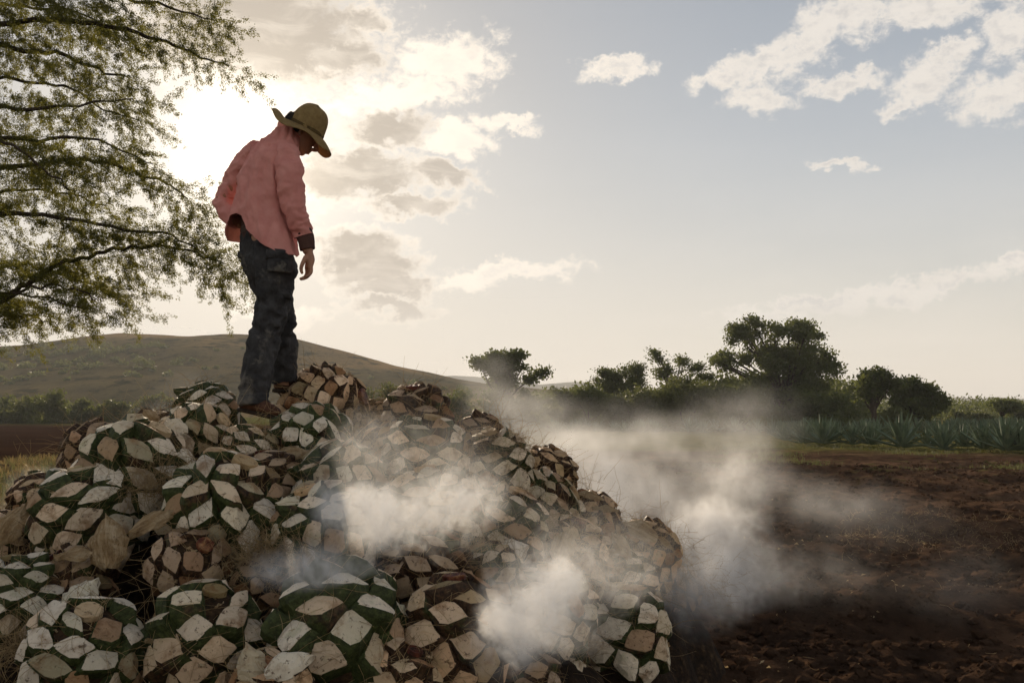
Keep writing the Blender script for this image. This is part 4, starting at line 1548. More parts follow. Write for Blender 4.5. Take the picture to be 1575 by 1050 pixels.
def vnormals(V, F4, F3=None):
    N = np.zeros_like(V)
    for F in (F4, F3):
        if F is None or len(F) == 0:
            continue
        a, b, c = V[F[:, 0]], V[F[:, 1]], V[F[:, 2]]
        n = np.cross(b - a, c - a)
        for k in range(F.shape[1]):
            np.add.at(N, F[:, k], n)
    return N / (np.linalg.norm(N, axis=1)[:, None] + 1e-9)


def cloth_mat(name, a, b, sc=260, transl=None, wear=None, rough=.85):
    m, w = mat(name)
    geo = w.add('ShaderNodeNewGeometry').outputs['Position']
    n = w.noise(geo, 14, 5, .65)
    f = w.noise(geo, sc, 2, .6)
    c = w.mix(w.sm(n, .3, .7), a, b)
    if wear:
        c = w.mix(w.sm(w.noise(geo, 6.5, 6, .7), .52, .68, 0, .75), c, wear)
    finish(w, c, rough, bump=w.m('ADD', w.m('MULTIPLY', n, 1.0), w.m('MULTIPLY', f, .25)), bstr=.5, bdist=.012, spec=.15, transl=transl)
    return m


M_SHIRT = cloth_mat('pink_cotton', (.70, .28, .24), (.80, .37, .32), transl=((.75, .48, .40), .25))
M_JEANS = cloth_mat('worn_denim', (.024, .023, .024), (.060, .058, .058), wear=(.17, .155, .13))
M_UNDER = cloth_mat('dark_undershirt', (.055, .028, .022), (.09, .045, .035))
M_BELT = cloth_mat('belt_leather', (.03, .016, .01), (.06, .03, .02), rough=.5)
M_SKIN = simple_mat('skin', [(.3, (.30, .15, .09)), (.7, (.42, .22, .13))], 30, .55, .3, .004, transl=((.6, .2, .1), .08), spec=.4)
M_HAIR = simple_mat('hair', [(.3, (.012, .009, .007)), (.7, (.04, .03, .02))], 60, .7)
M_BOOT = simple_mat('boot_leather', [(.3, (.045, .020, .012)), (.7, (.115, .055, .032))], 25, .7, .5, .01)
M_SOLE = simple_mat('boot_sole', [(.3, (.02, .014, .01)), (.7, (.06, .045, .03))], 40)
M_HAT = simple_mat('hat_felt', [(.3, (.19, .125, .05)), (.7, (.34, .24, .10))], 45, .9, .7, .008, transl=((.6, .40, .14), .18))
M_BAND = simple_mat('hat_band', [(.3, (.07, .045, .018)), (.7, (.13, .09, .035))], 45)


def man():
    B = MP(400, 640)
    root = obj('person', None, loc=Vector(B), cat='person',
               label='person in pink shirt, dark jeans and wide brimmed hat standing atop the pile')
    # ---------------- body: one continuous figure
    sp_v, sp_q, sp_t, n = [], [], [], 0

    def put(L):
        nonlocal n
        V, F4, F3 = L
        sp_v.append(V)
        sp_q.append(F4 + n)
        if len(F3):
            sp_t.append(F3 + n)
        n += len(V)
    hd = MP(463.5, 203.5, .02)                       # head centre
    down = np.array([-.30, -.1, -.95])           # from crown to chin: the head hangs forward
    look = np.array([.80, .42, -.42])
    look /= np.linalg.norm(look)
    down = np.array([-.42, -.18, -.89])
    down -= look * np.dot(down, look)
    down /= np.linalg.norm(down)
    sidev = np.cross(look, down)

    def hp(f, d, s=0):
        return hd + look * f + down * d + sidev * s
    # cranium to chin
    put(loft([hp(-.012, -.115), hp(-.012, -.09), hp(-.008, -.05), hp(-.004, 0), hp(.006, .045), hp(.022, .085), hp(.042, .118)],
             [.02, .056, .074, .076, .068, .052, .024], [.03, .072, .094, .096, .084, .060, .026], sidev, look, 24, 22))
    put(limb_loft([hp(.088, -.012), hp(.105, .02), hp(.118, .045), hp(.096, .058)], [.008, .012, .016, .010], 10, 8))       # nose
    put(limb_loft([hp(.078, .073, -.02), hp(.092, .075, 0), hp(.078, .073, .02)], [.006, .009, .006], 8, 6))            # lips
    put(limb_loft([hp(.078, .088, -.018), hp(.09, .086, 0), hp(.078, .088, .018)], [.006, .008, .006], 8, 6))
    put(limb_loft([hp(.080, -.030, -.045), hp(.093, -.032, -.02), hp(.096, -.026, 0), hp(.093, -.032, .02), hp(.080, -.030, .045)], [.008, .010, .009, .010, .008], 8, 10))   # brow
    for s_ in (-1, 1):
        put(limb_loft([hp(.078, -.004, .03 * s_ - .01), hp(.084, -.004, .03 * s_), hp(.078, -.004, .03 * s_ + .01)], [.008, .011, .008], 8, 6))    # eyes
        put(limb_loft([hp(-.012, -.030, .074 * s_), hp(-.024, -.012, .088 * s_), hp(-.022, .014, .088 * s_), hp(-.010, .032, .076 * s_)], [.006, .011, .010, .006], 8, 10, .6))  # ears
    put(limb_loft([hp(-.03, .03), MP(452, 218), MP(442, 232), MP(432, 250)], [.058, .056, .062, .08], 20, 10))                                # neck
    put(loft([MP(440, 222), MP(428, 232), MP(418, 250), MP(410, 285), MP(405, 320), MP(408, 350), MP(412, 380), MP(412, 405)],
             [.06, .15, .185, .18, .16, .155, .165, .12], [.05, .085, .11, .125, .12, .12, .12, .09], RV, FV, 28, 30))                       # trunk
    RSH, REL, RWR = MP(441, 240, -.13), MP(451, 306, -.17), MP(471, 374, -.15)
    put(limb_loft([MP(430, 236, -.08), RSH, (RSH + REL) / 2, REL, (REL * .5 + RWR * .5), RWR, MP(474, 388, -.15)],
                  [.05, .058, .05, .044, .040, .030, .029], 18, 26))
    LSH, LEL, LWR = MP(384, 242, .13), MP(342, 312, .2), MP(372, 346, .10)
    put(limb_loft([MP(395, 238, .06), LSH, (LSH + LEL) / 2, LEL, (LEL + LWR) / 2, LWR], [.05, .056, .048, .042, .038, .028], 18, 24))
    # right hand, hanging and half closed
    put(loft([MP(474, 384, -.15), MP(476, 393, -.15), MP(477, 402, -.155), MP(475, 412, -.155)], [.026, .034, .040, .037], [.019, .021, .021, .017],
             np.array([.62, -.75, .1]), np.array([.75, .62, .1]), 18, 10))
    for k, (o_, L_) in enumerate(((-.028, .9), (-.010, 1.0), (.010, .97), (.027, .8))):
        s0 = MP(475, 411, -.155) + np.array([.62, -.75, 0]) * o_
        p1 = s0 + np.array([.002, 0, -.034]) * L_
        p2 = p1 + np.array([-.016, -.004, -.026]) * L_
        p3 = p2 + np.array([-.026, -.006, -.008]) * L_
        put(limb_loft([s0 + [0, 0, .02], s0, p1, p2, p3], [.0095, .0105, .0098, .0088, .0070], 10, 14))
    th0 = MP(471, 394, -.17)
    put(limb_loft([th0, MP(466, 404, -.185), MP(463, 413, -.185), MP(465, 421, -.18)], [.014, .0125, .0112, .0085], 10, 12))
    # left hand resting on the back pocket
    put(loft([MP(372, 345, .10), MP(380, 350, .07), MP(388, 356, .04)], [.026, .036, .032], [.017, .019, .016], np.array([0, .3, 1.0]), np.array([.3, 1, 0]), 14, 8))
    for k in range(4):
        s0 = MP(386, 350 + k * 4, .05)
        put(limb_loft([s0, s0 + [.03, -.03, -.012], s0 + [.05, -.04, -.04]], [.010, .0095, .007], 10, 8))
    put(limb_loft([MP(376, 342, .1), MP(382, 334, .08), MP(388, 332, .06)], [.012, .011, .008], 10, 8))
    # legs
    RK, RA = MP(424, 478, -.02), MP(392, 606, -.09)
    put(limb_loft([MP(425, 398, -.07), MP(424, 435, -.06), RK, MP(405, 545, -.05), RA, MP(391, 628, -.09)], [.075, .070, .048, .044, .036, .040], 20, 26))
    LK, LA_ = MP(430, 488, .16), MP(436, 578, .30)
    put(limb_loft([MP(398, 398, .08), MP(410, 440, .10), LK, MP(436, 535, .24), LA_, MP(434, 592, .30)], [.075, .070, .048, .044, .036, .040], 20, 26))
    V = np.concatenate(sp_v)
    body = obj('body', mesh_of('body', V - B, [np.concatenate(sp_q), np.concatenate(sp_t)], [M_SKIN], smooth=True), root)
    md = body.modifiers.new('remesh', 'REMESH')
    md.mode = 'VOXEL'
    md.voxel_size = .0048
    md.use_smooth_shade = True
    sm_ = body.modifiers.new('smooth', 'SMOOTH')
    sm_.factor = .5
    sm_.iterations = 3
    # hair at the nape and temples
    L = loft([hp(-.03, -.07), hp(-.03, -.03), hp(-.028, .01), hp(-.022, .045)], [.070, .082, .080, .060], [.078, .088, .080, .060], sidev, look, 24, 14)
    V = folds(L[0], .006, 60, (1, 1, .4), 3, vnormals(*L))
    obj('hair', mesh_of('hair', V - B, [L[1], L[2]], [M_HAIR], smooth=True), root)
    # moustache
    # ---------------- hat
    hat_up = -down * .97 + look * .05
    brim_n = np.array([.46, -.04, .885])
    brim_n /= np.linalg.norm(brim_n)
    bc = MP(463, 197)
    e1 = np.cross(brim_n, np.array([0, 1.0, 0]))
    e1 /= np.linalg.norm(e1)
    if e1[0] < 0:
        e1 = -e1
    e2 = np.cross(brim_n, e1)
    nu = 64
    rings = []
    crown_c = bc + e1 * .028
    for j, (rr, h) in enumerate([(.0, .150), (.03, .149), (.058, .138), (.078, .118), (.090, .090), (.096, .055), (.099, .02), (.101, .0)]):
        rings.append(np.array([crown_c + e1 * rr * 1.06 * math.cos(a) + e2 * rr * math.sin(a) * .94 + brim_n * (h * (1 + .05 * math.cos(a - 2.4)) - (.010 * math.exp(-((a - 3.6) / .5) ** 2) if 2 < j < 6 else 0)) for a in np.arange(nu) * 2 * math.pi / nu]))
    V = np.concatenate(rings)
    i = np.arange(len(rings) * nu).reshape(len(rings), nu)
    F = np.stack([i[:-1], np.roll(i[:-1], -1, 1), np.roll(i[1:], -1, 1), i[1:]], -1).reshape(-1, 4)
    V = folds(V, .0035, 16, (1, 1, 1), 9, None and 0 or (V - crown_c) / .1, ridge=False)
    hat = obj('hat', None, root, loc=(0, 0, 0))
    c_ = obj('hat_crown', mesh_of('hat_crown', V - B, F, [M_HAT], smooth=True), hat)
    md = c_.modifiers.new('thick', 'SOLIDIFY')
    md.thickness = .003
    md = c_.modifiers.new('sub', 'SUBSURF')
    md.levels = md.render_levels = 1
    rings = []
    for rr in np.linspace(0, 1, 9):
        ring = []
        for a in np.arange(nu) * 2 * math.pi / nu:
            ca, sa = math.cos(a), math.sin(a)
            r0 = np.array([1.06 * ca, .94 * sa]) * .099
            out = .205 + .012 * math.sin(3 * a + .5)
            r1 = np.array([ca, sa * .92]) * out
            q = r0 * (1 - rr) + r1 * rr
            drop = -.030 * rr ** 1.5 * max(0, ca) ** 2 * 1.6 - .016 * rr
            # wavy brim: front drops, near side rises in an arch, back flips up a little
            drop += rr ** 1.4 * (.028 * math.sin(a * 2 + 2.1) + .010 * math.sin(a * 5 + 1) - .018 * max(0, ca)) + .022 * rr ** 2 * max(0, -ca)
            ring.append(bc + e1 * (.028 * (1 - rr) + q[0]) + e2 * q[1] + brim_n * drop)
        rings.append(np.array(ring))
    V = np.concatenate(rings)
    i = np.arange(len(rings) * nu).reshape(len(rings), nu)
    F = np.stack([i[:-1], np.roll(i[:-1], -1, 1), np.roll(i[1:], -1, 1), i[1:]], -1).reshape(-1, 4)
    b_ = obj('hat_brim', mesh_of('hat_brim', V - B, F, [M_HAT], smooth=True), hat)
    md = b_.modifiers.new('thick', 'SOLIDIFY')
    md.thickness = .004
    rings = []
    for rr, h in ((.103, .002), (.1045, .006), (.1035, .018), (.1015, .022)):
        rings.append(np.array([crown_c + e1 * rr * 1.06 * math.cos(a) + e2 * rr * math.sin(a) * .94 + brim_n * h for a in np.arange(nu) * 2 * math.pi / nu]))
    V = np.concatenate(rings)
    i = np.arange(len(rings) * nu).reshape(len(rings), nu)
    F = np.stack([i[:-1], np.roll(i[:-1], -1, 1), np.roll(i[1:], -1, 1), i[1:]], -1).reshape(-1, 4)
    obj('hat_band', mesh_of('hat_band', V - B, F, [M_BAND], smooth=True), hat)

    # ---------------- shirt
    shirt = obj('shirt', None, root)
    prof = [  # py, cx, a, b
        (200, 444, .066, .066), (209, 439, .10, .078), (217, 432, .148, .092), (227, 425, .184, .110), (242, 419, .198, .128), (262, 412, .200, .142),
        (285, 408, .200, .150), (305, 405, .203, .155), (330, 402, .212, .162), (355, 402, .228, .172), (380, 406, .238, .178), (402, 410, .245, .182)]
    pys = np.array([p[0] for p in prof], dtype=float)
    hem_t = np.radians([0, 20, 40, 60, 90, 120, 150, 180, 205, 222, 238, 255, 270, 284, 296, 308, 320, 335, 350, 360])
    hem_y = np.array([397, 401, 399, 392, 384, 376, 370, 368, 366, 366, 356, 345, 338, 335, 340, 362, 376, 388, 395, 397])
    nu, nv = 150, 90
    V = np.zeros((nv, nu, 3))
    for j in range(nu):
        a = 2 * math.pi * j / nu
        hy = np.interp(a, hem_t, hem_y)
        for i in range(nv):
            py = 200 + (hy - 200) * (i / (nv - 1))
            cx, A, Bq = (np.interp(py, pys, [p[k] for p in prof]) for k in (1, 2, 3))
            t = (py - 300) / 100
            fl = 1 + max(0, t) * (.10 * math.sin(3 * a + 1.2) + .05 * math.sin(7 * a)) + max(0, t) ** 2 * .25 * math.exp(-((a - math.radians(222)) / .45) ** 2)
            # rounded shoulders drop towards the sides
            sh_drop = 0
            V[i, j] = MP(cx, py) + RV * A * math.cos(a) * fl + FV * Bq * math.sin(a) * fl
            if py < 240:
                V[i, j, 2] -= (abs(math.cos(a)) ** 2) * .035 * (1 - abs(py - 222) / 22 if abs(py - 222) < 22 else 0)
    V = V.reshape(-1, 3)
    idx = np.arange(nu * nv).reshape(nv, nu)
    F = np.stack([idx[:-1], np.roll(idx[:-1], -1, 1), np.roll(idx[1:], -1, 1), idx[1:]], -1).reshape(-1, 4)
    N = vnormals(V, F)
    if np.dot((V - V.mean(0)).mean(0) * 0 + N[len(N) // 2], (V - V.mean(0))[len(N) // 2]) < 0:
        N = -N
    V = folds(V, .015, 7.5, (1.4, 1.4, .4), 2, N)
    V = folds(V, .008, 17, (1.2, 1.2, .6), 12, N)
    V = folds(V, .002, 45, (1, 1, .7), 22, N)
    t_ = obj('shirt_body', mesh_of('shirt_body', V - B, F, [M_SHIRT], smooth=True), shirt)
    md = t_.modifiers.new('thick', 'SOLIDIFY')
    md.thickness = .0025
    # collar
    L = loft([MP(448, 212), MP(446, 203), MP(448, 197)], [.078, .070, .074], [.078, .070, .074], RV, FV + np.array([0, 0, -.35]), 40, 8, (False, False))
    c2 = obj('collar', mesh_of('collar', folds(L[0], .004, 14, (1, 1, 1), 5, vnormals(L[0], L[1]), False) - B, [L[1]], [M_SHIRT], smooth=True), shirt)
    c2.modifiers.new('thick', 'SOLIDIFY').thickness = .005

    def sleeve(C, Rr, seed, name='sleeve'):
        L = limb_loft(C, Rr, 56, 90, 1.0, caps=(True, False))
        N = vnormals(L[0], L[1], L[2])
        if np.dot(N[100], L[0][100] - catmull(C, 90)[1]) < 0:
            N = -N
        V = folds(L[0], .011, 11, (.8, .8, 1.35), seed, N)
        V = folds(V, .0055, 25, (.9, .9, 1.3), seed + 3, N)
        o = obj(name, mesh_of(name, V - B, [L[1], L[2]], [M_SHIRT], smooth=True), shirt)
        o.modifiers.new('thick', 'SOLIDIFY').thickness = .0025
    sleeve([MP(436, 224, -.07), MP(441, 238, -.12), MP(445, 262, -.16), MP(448, 295, -.18), MP(455, 325, -.175), MP(463, 350, -.16), MP(467, 363, -.155)],
           [.050, .074, .078, .072, .067, .058, .056], 4)
    sleeve([MP(398, 226, .05), MP(388, 240, .10), MP(370, 264, .16), MP(352, 294, .20), MP(343, 311, .20), MP(350, 326, .17), MP(366, 340, .12)],
           [.050, .070, .070, .060, .056, .055, .050], 8)
    # darker sleeve end of the garment underneath
    L = limb_loft([MP(462, 348, -.155), MP(470, 366, -.15), MP(473, 384, -.15)], [.048, .047, .041], 24, 16, caps=(True, False))
    u = obj('undershirt_cuff', mesh_of('undershirt_cuff', folds(L[0], .003, 25, (1, 1, 1.5), 6, vnormals(L[0], L[1])) - B, [L[1], L[2]], [M_UNDER], smooth=True), root)
    u.modifiers.new('thick', 'SOLIDIFY').thickness = .002
    L = loft([MP(404, 280), MP(404, 320), MP(408, 352), MP(411, 368)], [.165, .160, .168, .168], [.125, .122, .13, .13], RV, FV, 36, 20)
    obj('undershirt', mesh_of('undershirt', folds(L[0], .006, 14, (1, 1, .6), 6, vnormals(L[0], L[1], L[2])) - B, [L[1], L[2]], [M_UNDER], smooth=True), root)

    # ---------------- trousers: hips and two legs fused into one surface
    jq, jt, jv, n = [], [], [], 0

    def putj(L, amp=.008, seed=0, st=(1, 1, 1.2), sc=9):
        nonlocal n
        N = vnormals(L[0], L[1], L[2])
        jv.append(L[0])
        jq.append(L[1] + n)
        jt.append(L[2] + n)
        n += len(L[0])
    putj(loft([MP(409, 346), MP(410, 360), MP(411, 380), MP(414, 402), MP(418, 424), MP(421, 440)], [.160, .168, .182, .186, .165, .11], [.120, .128, .138, .142, .128, .09], RV, FV, 40, 24, power=2.2))
    putj(limb_loft([MP(424, 384, -.06), MP(423, 408, -.06), MP(422, 440, -.06), MP(419, 466, -.045), MP(414, 488, -.04), MP(409, 515, -.045), MP(402, 545, -.06), MP(396, 578, -.08), MP(391, 606, -.09), MP(390, 622, -.09)],
                   [.110, .114, .104, .097, .094, .090, .088, .083, .078, .086], 40, 60, 1.0))
    putj(limb_loft([MP(403, 388, .06), MP(408, 415, .08), MP(420, 450, .13), MP(428, 480, .17), MP(433, 510, .21), MP(436, 540, .25), MP(437, 568, .29), MP(436, 588, .30)],
                   [.108, .112, .100, .088, .082, .080, .078, .080], 40, 56, 1.0))
    V = np.concatenate(jv)
    base_me = mesh_of('jeans_base', V - B, [np.concatenate(jq), np.concatenate(jt)], [M_JEANS], smooth=True)
    jo = bpy.data.objects.new('jeans_base', base_me)
    COL.objects.link(jo)
    md = jo.modifiers.new('remesh', 'REMESH')
    md.mode = 'VOXEL'
    md.voxel_size = .0085
    bpy.context.view_layer.update()
    dg = bpy.context.evaluated_depsgraph_get()
    ev = jo.evaluated_get(dg)
    me = bpy.data.meshes.new_from_object(ev)
    bpy.data.objects.remove(jo)
    nvt = len(me.vertices)
    co = np.zeros(nvt * 3)
    me.vertices.foreach_get('co', co)
    no = np.zeros(nvt * 3)
    me.vertices.foreach_get('normal', no)
    co, no = co.reshape(-1, 3), no.reshape(-1, 3)
    # heavier bunching behind the knees and above the hems
    co2 = folds(co, .015, 6.5, (1.3, 1.3, .9), 5, no)
    zz = co[:, 2]
    k_ = (np.exp(-((zz - .52) / .12) ** 2) + np.exp(-((zz - .12) / .10) ** 2) + .35)[:, None]
    co3 = folds(co2 + 0 * no, .013, 11, (.9, .9, 1.5), 15, no)
    co2 = co2 + (co3 - co2) * k_
    co2 = folds(co2, .0028, 40, (1, 1, 1.4), 25, no)
    me.vertices.foreach_set('co', co2.ravel())
    me.name = 'trousers'
    me.materials.clear()
    me.materials.append(M_JEANS)
    me.polygons.foreach_set('use_smooth', np.ones(len(me.polygons), dtype=bool))
    me.update()
    tr = obj('trousers', me, root)
    tr.modifiers.new('sub', 'SUBSURF').render_levels = 1

    def patch(name, c, u, v, wd, hg, nrm, th, m_, seed, parent=tr, sag=0.0):
        """a sewn-on cloth piece bent a little round the leg"""
        nx, ny = 14, 12
        u, v, nrm = (np.asarray(q, dtype=float) / np.linalg.norm(q) for q in (u, v, nrm))
        top, bot = [], []
        r_ = np.random.default_rng(seed)
        for j in range(ny):
            for i in range(nx):
                a_, b_ = i / (nx - 1) - .5, j / (ny - 1) - .5
                bulge = (1 - (2 * a_) ** 2) * .016 + .012 * (1 - (2 * b_) ** 2) + sag * (b_ + .5)
                p = c + u * a_ * wd + v * b_ * hg + nrm * (bulge - abs(a_) ** 2 * wd * .8) + nrm * mn.noise(Vector((a_ * 5 + seed, b_ * 5, 0))) * .008
                top.append(p + nrm * th)
                bot.append(p - nrm * .02)
        V = np.array(top + bot)
        i = np.arange(nx * ny).reshape(ny, nx)
        q = np.stack([i[:-1, :-1], i[:-1, 1:], i[1:, 1:], i[1:, :-1]], -1).reshape(-1, 4)
        N_ = nx * ny
        rim = list(i[0]) + list(i[1:, -1]) + list(i[-1, ::-1][1:]) + list(i[::-1, 0][1:-1])
        s_ = [(rim[k], rim[(k + 1) % len(rim)], N_ + rim[(k + 1) % len(rim)], N_ + rim[k]) for k in range(len(rim))]
        obj(name, mesh_of(name, V - B, np.concatenate([q, (q + N_)[:, ::-1], np.array(s_)[:, ::-1]]), [m_], smooth=True), parent)
    camdir = np.array([.05, -1, 0])
    patch('pocket_flap', MP(430, 391, -.20), [1, .25, -.06], [0, 0, -1], .145, .052, camdir + [.2, 0, 0], .006, M_JEANS, 3)
    patch('cargo_pocket', MP(431, 404, -.195), [1, .25, -.06], [0, 0, -1], .135, .10, camdir + [.2, 0, 0], .001, M_JEANS, 4)
    patch('pocket_flap', MP(380, 391, -.02), [.6, -.8, -.05], [0, 0, -1], .125, .050, [-.8, -.55, .1], .014, M_JEANS, 5, sag=.018)
    patch('back_pocket', MP(381, 404, -.02), [.6, -.8, -.05], [0, 0, -1], .12, .10, [-.8, -.55, 0], .004, M_JEANS, 6)
    patch('knee_pocket_flap', MP(438, 452, -.10), [1, .6, -.1], [.0, 0, -1], .09, .05, [.6, -.8, 0], .004, M_JEANS, 7)
    # belt
    L = loft([MP(409, 349), MP(409, 355), MP(410, 361)], [.171, .176, .176], [.131, .136, .136], RV, FV, 48, 5, (False, False))
    obj('belt', mesh_of('belt', L[0] - B, L[1], [M_BELT], smooth=True), root)

    # ---------------- boots
    def boot(heel, toe, ank, seed):
        heel, toe, ank = (np.asarray(q, dtype=float) for q in (heel, toe, ank))
        d = toe - heel
        Lf = np.linalg.norm(d)
        d /= Lf
        s_ = np.cross(d, [0, 0, 1])
        s_ /= np.linalg.norm(s_)
        u_ = np.cross(s_, d)
        r = obj('boot', None, root)
        C = [heel + d * t * Lf + u_ * h for t, h in ((-.03, .04), (.05, .05), (.25, .05), (.45, .046), (.65, .038), (.85, .030), (1.0, .024))]
        L = loft(C, [.022, .036, .038, .040, .046, .042, .018], [.034, .052, .056, .046, .034, .027, .014], s_, u_, 24, 28)
        V = folds(L[0], .004, 22, (1, 1, 1), seed, vnormals(L[0], L[1], L[2]))
        obj('upper', mesh_of('upper', V - B, [L[1], L[2]], [M_BOOT], smooth=True), r)
        L = limb_loft([heel + d * .07 + u_ * .04, heel + d * .065 + u_ * .09, ank], [.045, .047, .046], 20, 10)
        obj('shaft', mesh_of('shaft', L[0] - B, [L[1], L[2]], [M_BOOT], smooth=True), r)
        C = [heel + d * t * Lf + u_ * -.002 for t in (-.05, .05, .25, .45, .65, .85, 1.03)]
        L = loft(C, [.024, .042, .040, .041, .051, .046, .02], [.012] * 7, s_, u_, 20, 20, power=3)
        obj('sole', mesh_of('sole', L[0] - B, [L[1], L[2]], [M_SOLE], smooth=True), r)
    boot(MP(372, 629, -.06), MP(428, 642, -.17), MP(391, 612, -.09), 2)
    boot(MP(424, 600, .30), MP(462, 604, .42), MP(434, 585, .30), 6)
    return root


man()

# ------------------------------------------------------------------ smoke
def smoke_material(name, col, aniso, gain):
    m, w = mat(name)
    at_ = w.add('ShaderNodeAttribute', attribute_name='density')
    d = w.m('MULTIPLY', at_.outputs['Fac'], gain)
    pv = w.add('ShaderNodeVolumePrincipled', {'Color': col, 'Anisotropy': aniso})
    pv.inputs['Density Attribute'].default_value = ''
    w.l.new(d, pv.inputs['Density'])
    o = w.add('ShaderNodeOutputMaterial')
    w.l.new(pv.outputs[0], o.inputs['Volume'])
    return m


M_SMOKE = smoke_material('smoke', (.992, .992, .994), .25, 1.0)


def smoke(name, label, blobs, vox, scale, warp, gain, thresh=.47, wisp=.10, stretch=(1, 1, .6), seed=0.0, grow=1.0):
    """a plume: a grid of density evaluated from soft blobs broken up by warped noise"""
    gs = bpy.data.node_groups.new(name, 'GeometryNodeTree')
    gs.interface.new_socket('Geometry', in_out='INPUT', socket_type='NodeSocketGeometry')
    gs.interface.new_socket('Geometry', in_out='OUTPUT', socket_type='NodeSocketGeometry')
    w = NT(gs)
    gi, go = w.add('NodeGroupInput'), w.add('NodeGroupOutput')
    pos = w.add('GeometryNodeInputPosition').outputs[0]
    P = [(Vector(at(px, py, D)), (rx * D / F_PX, ry, rz * D / F_PX), st) for (px, py, D, rx, rz, ry, st) in [(b[0], b[1], b[2], b[3] * grow, b[4] * grow, b[5] * grow, b[6]) for b in blobs]]
    lo = [min(c[i] - s[i] * 1.35 for c, s, st in P) for i in range(3)]
    hi = [max(c[i] + s[i] * 1.35 for c, s, st in P) for i in range(3)]
    lo[2] = max(lo[2], -.1)
    nc = w.noise(w.vm('ADD', pos, (seed, 0, 0)), scale, 3, .6, color=True)
    wp = w.vm('ADD', pos, w.vm('SCALE', w.vm('SUBTRACT', nc, (.5, .5, .5)), scale=warp))
    f = None
    for c, s, st in P:
        q = w.vm('DIVIDE', w.vm('SUBTRACT', wp, tuple(c)), tuple(s))
        d = w.m('MULTIPLY', w.m('MAXIMUM', w.m('SUBTRACT', 1.0, w.vm('DOT_PRODUCT', q, q)), 0.0), st)
        f = d if f is None else w.m('ADD', f, d)
    wc = w.vm('ADD', w.vm('MULTIPLY', wp, stretch), (seed, 3.0, 0))
    nc2 = w.noise(wc, scale * 2.2, 3, .6, color=True)
    wc = w.vm('ADD', wc, w.vm('SCALE', w.vm('SUBTRACT', nc2, (.5, .5, .5)), scale=warp * .8))
    n = w.noise(wc, scale * 2.6, 7, .68)
    n = w.sm(n, thresh - wisp, thresh + wisp * 1.6)
    rg = w.m('SUBTRACT', 1.0, w.m('MULTIPLY', w.m('ABSOLUTE', w.m('SUBTRACT', w.noise(wc, scale * 3.2, 5, .6), .5)), 5.5), clamp=True)
    rg = w.m('MULTIPLY', w.m('MULTIPLY', rg, rg), rg)
    n = w.m('ADD', w.m('MULTIPLY', w.m('MULTIPLY', n, n), .30), w.m('MULTIPLY', rg, w.m('ADD', w.m('MULTIPLY', n, 1.5), .12)))
    f = w.m('MULTIPLY', f, w.m('ADD', w.m('MINIMUM', f, 1.0), .25))
    dens = w.m('MULTIPLY', w.m('MULTIPLY', f, n), gain)
    res = [max(8, int((hi[i] - lo[i]) / vox)) for i in range(3)]
    vc = w.add('GeometryNodeVolumeCube')
    w.put(vc.inputs['Density'], dens)
    vc.inputs['Min'].default_value = lo
    vc.inputs['Max'].default_value = hi
    for k, a in enumerate(('Resolution X', 'Resolution Y', 'Resolution Z')):
        vc.inputs[a].default_value = min(res[k], 240)
    sm_ = w.add('GeometryNodeSetMaterial')
    w.l.new(vc.outputs[0], sm_.inputs['Geometry'])
    sm_.inputs['Material'].default_value = M_SMOKE
    w.l.new(sm_.outputs[0], go.inputs[0])
    me = bpy.data.meshes.new(name)
    me.materials.append(M_SMOKE)
    o = obj(name, me, kind='stuff', label=label)
    md = o.modifiers.new('plume', 'NODES')
    md.node_group = gs
    return o


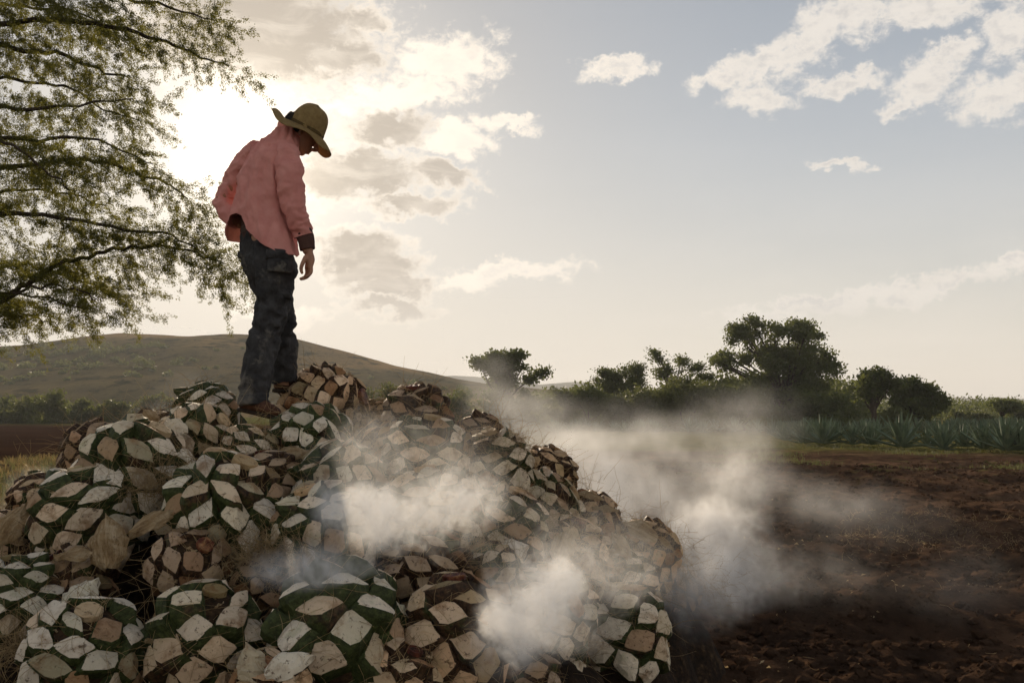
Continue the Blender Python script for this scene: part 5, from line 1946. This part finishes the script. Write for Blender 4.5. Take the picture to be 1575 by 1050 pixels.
# blobs: px, py, D, rx px, rz px, ry m, strength
smoke('smoke', 'dense white smoke bank drifting over the middle of the pile', [
    (600, 800, 3.15, 95, 42, .14, 1.0), (545, 765, 3.2, 55, 42, .12, .7), (660, 785, 3.25, 80, 45, .14, .6),
    (725, 770, 3.3, 40, 58, .12, .6), (640, 715, 3.5, 120, 70, .14, .35), (560, 690, 3.6, 60, 50, .14, .25)], .0085, 5.2, .34, 9.5, grow=1.4)
smoke('smoke', 'small curl of smoke at the foot of the central hearts', [(470, 865, 3.3, 95, 32, .10, .6), (430, 880, 3.3, 60, 25, .10, .4), (540, 850, 3.3, 60, 35, .10, .4)], .0095, 3.6, .34, 15, grow=1.2, seed=7.0)
smoke('smoke', 'white smoke cloud in front of the lower middle of the pile', [
    (815, 915, 2.75, 62, 58, .12, 1.0), (845, 955, 2.75, 66, 58, .12, 1.0), (790, 985, 2.75, 50, 45, .10, .6), (895, 890, 2.9, 80, 42, .12, .45), (960, 870, 3.0, 80, 50, .12, .35),
    (870, 840, 3.2, 100, 50, .12, .35)], .0075, 6.0, .32, 10, grow=1.45, seed=4.0)
smoke('smoke', 'big plume rising beside the right foot of the pile', [
    (1055, 925, 5.6, 60, 55, .30, .6), (1100, 880, 6.0, 95, 65, .40, .9), (1180, 880, 6.6, 95, 36, .4, .3), (1100, 810, 6.5, 80, 55, .4, .8), (1125, 750, 6.8, 60, 60, .4, .45),
    (1155, 705, 7.0, 42, 45, .4, .30), (1040, 825, 6.6, 80, 50, .4, .4), (1000, 890, 5.3, 60, 50, .2, .5)], .024, 2.2, .6, 6.2, grow=1.15, seed=9.0)
smoke('smoke', 'bright smoke drifting off the back of the pile low over the field', [
    (950, 760, 8.2, 150, 48, 1.0, 1.0), (880, 705, 8.4, 120, 48, 1.0, .75), (1080, 730, 9.0, 150, 50, 1.2, .5), (790, 650, 7.8, 90, 50, .8, .5), (745, 600, 7.6, 45, 50, .6, .5),
    (1000, 675, 9.5, 260, 42, 1.4, .42), (1135, 640, 10.0, 90, 60, 1.3, .30), (870, 630, 9.5, 170, 36, 1.2, .2)], .055, .8, .9, 2.0, .45, .17, (1, 1, .8), seed=2.0)
smoke('smoke', 'faint bluish smoke hanging over the charred soil at the right', [
    (1260, 770, 12.0, 140, 50, 1.0, .7), (1330, 800, 11.0, 180, 50, 1.0, .4), (1240, 880, 8.5, 160, 45, .7, .45), (1470, 890, 7.6, 110, 60, .6, .45), (1330, 900, 8, 150, 50, .6, .25)], .07, .9, .8, .5, .45, .18, (1, 1, .8), seed=6.0)
smoke('smoke', 'thin wisp of smoke rising behind the upper left of the pile', [
    (275, 600, 6.6, 50, 40, .4, .5), (240, 640, 6.4, 40, 35, .4, .5)], .03, 1.8, .4, 1.0, seed=12.0)
smoke('smoke', 'thin low wisp of smoke at the left edge beside the pile', [(60, 745, 5.6, 50, 28, .3, .8), (25, 770, 5.4, 40, 20, .3, .8)], .03, 1.8, .4, 1.6, seed=14.0)
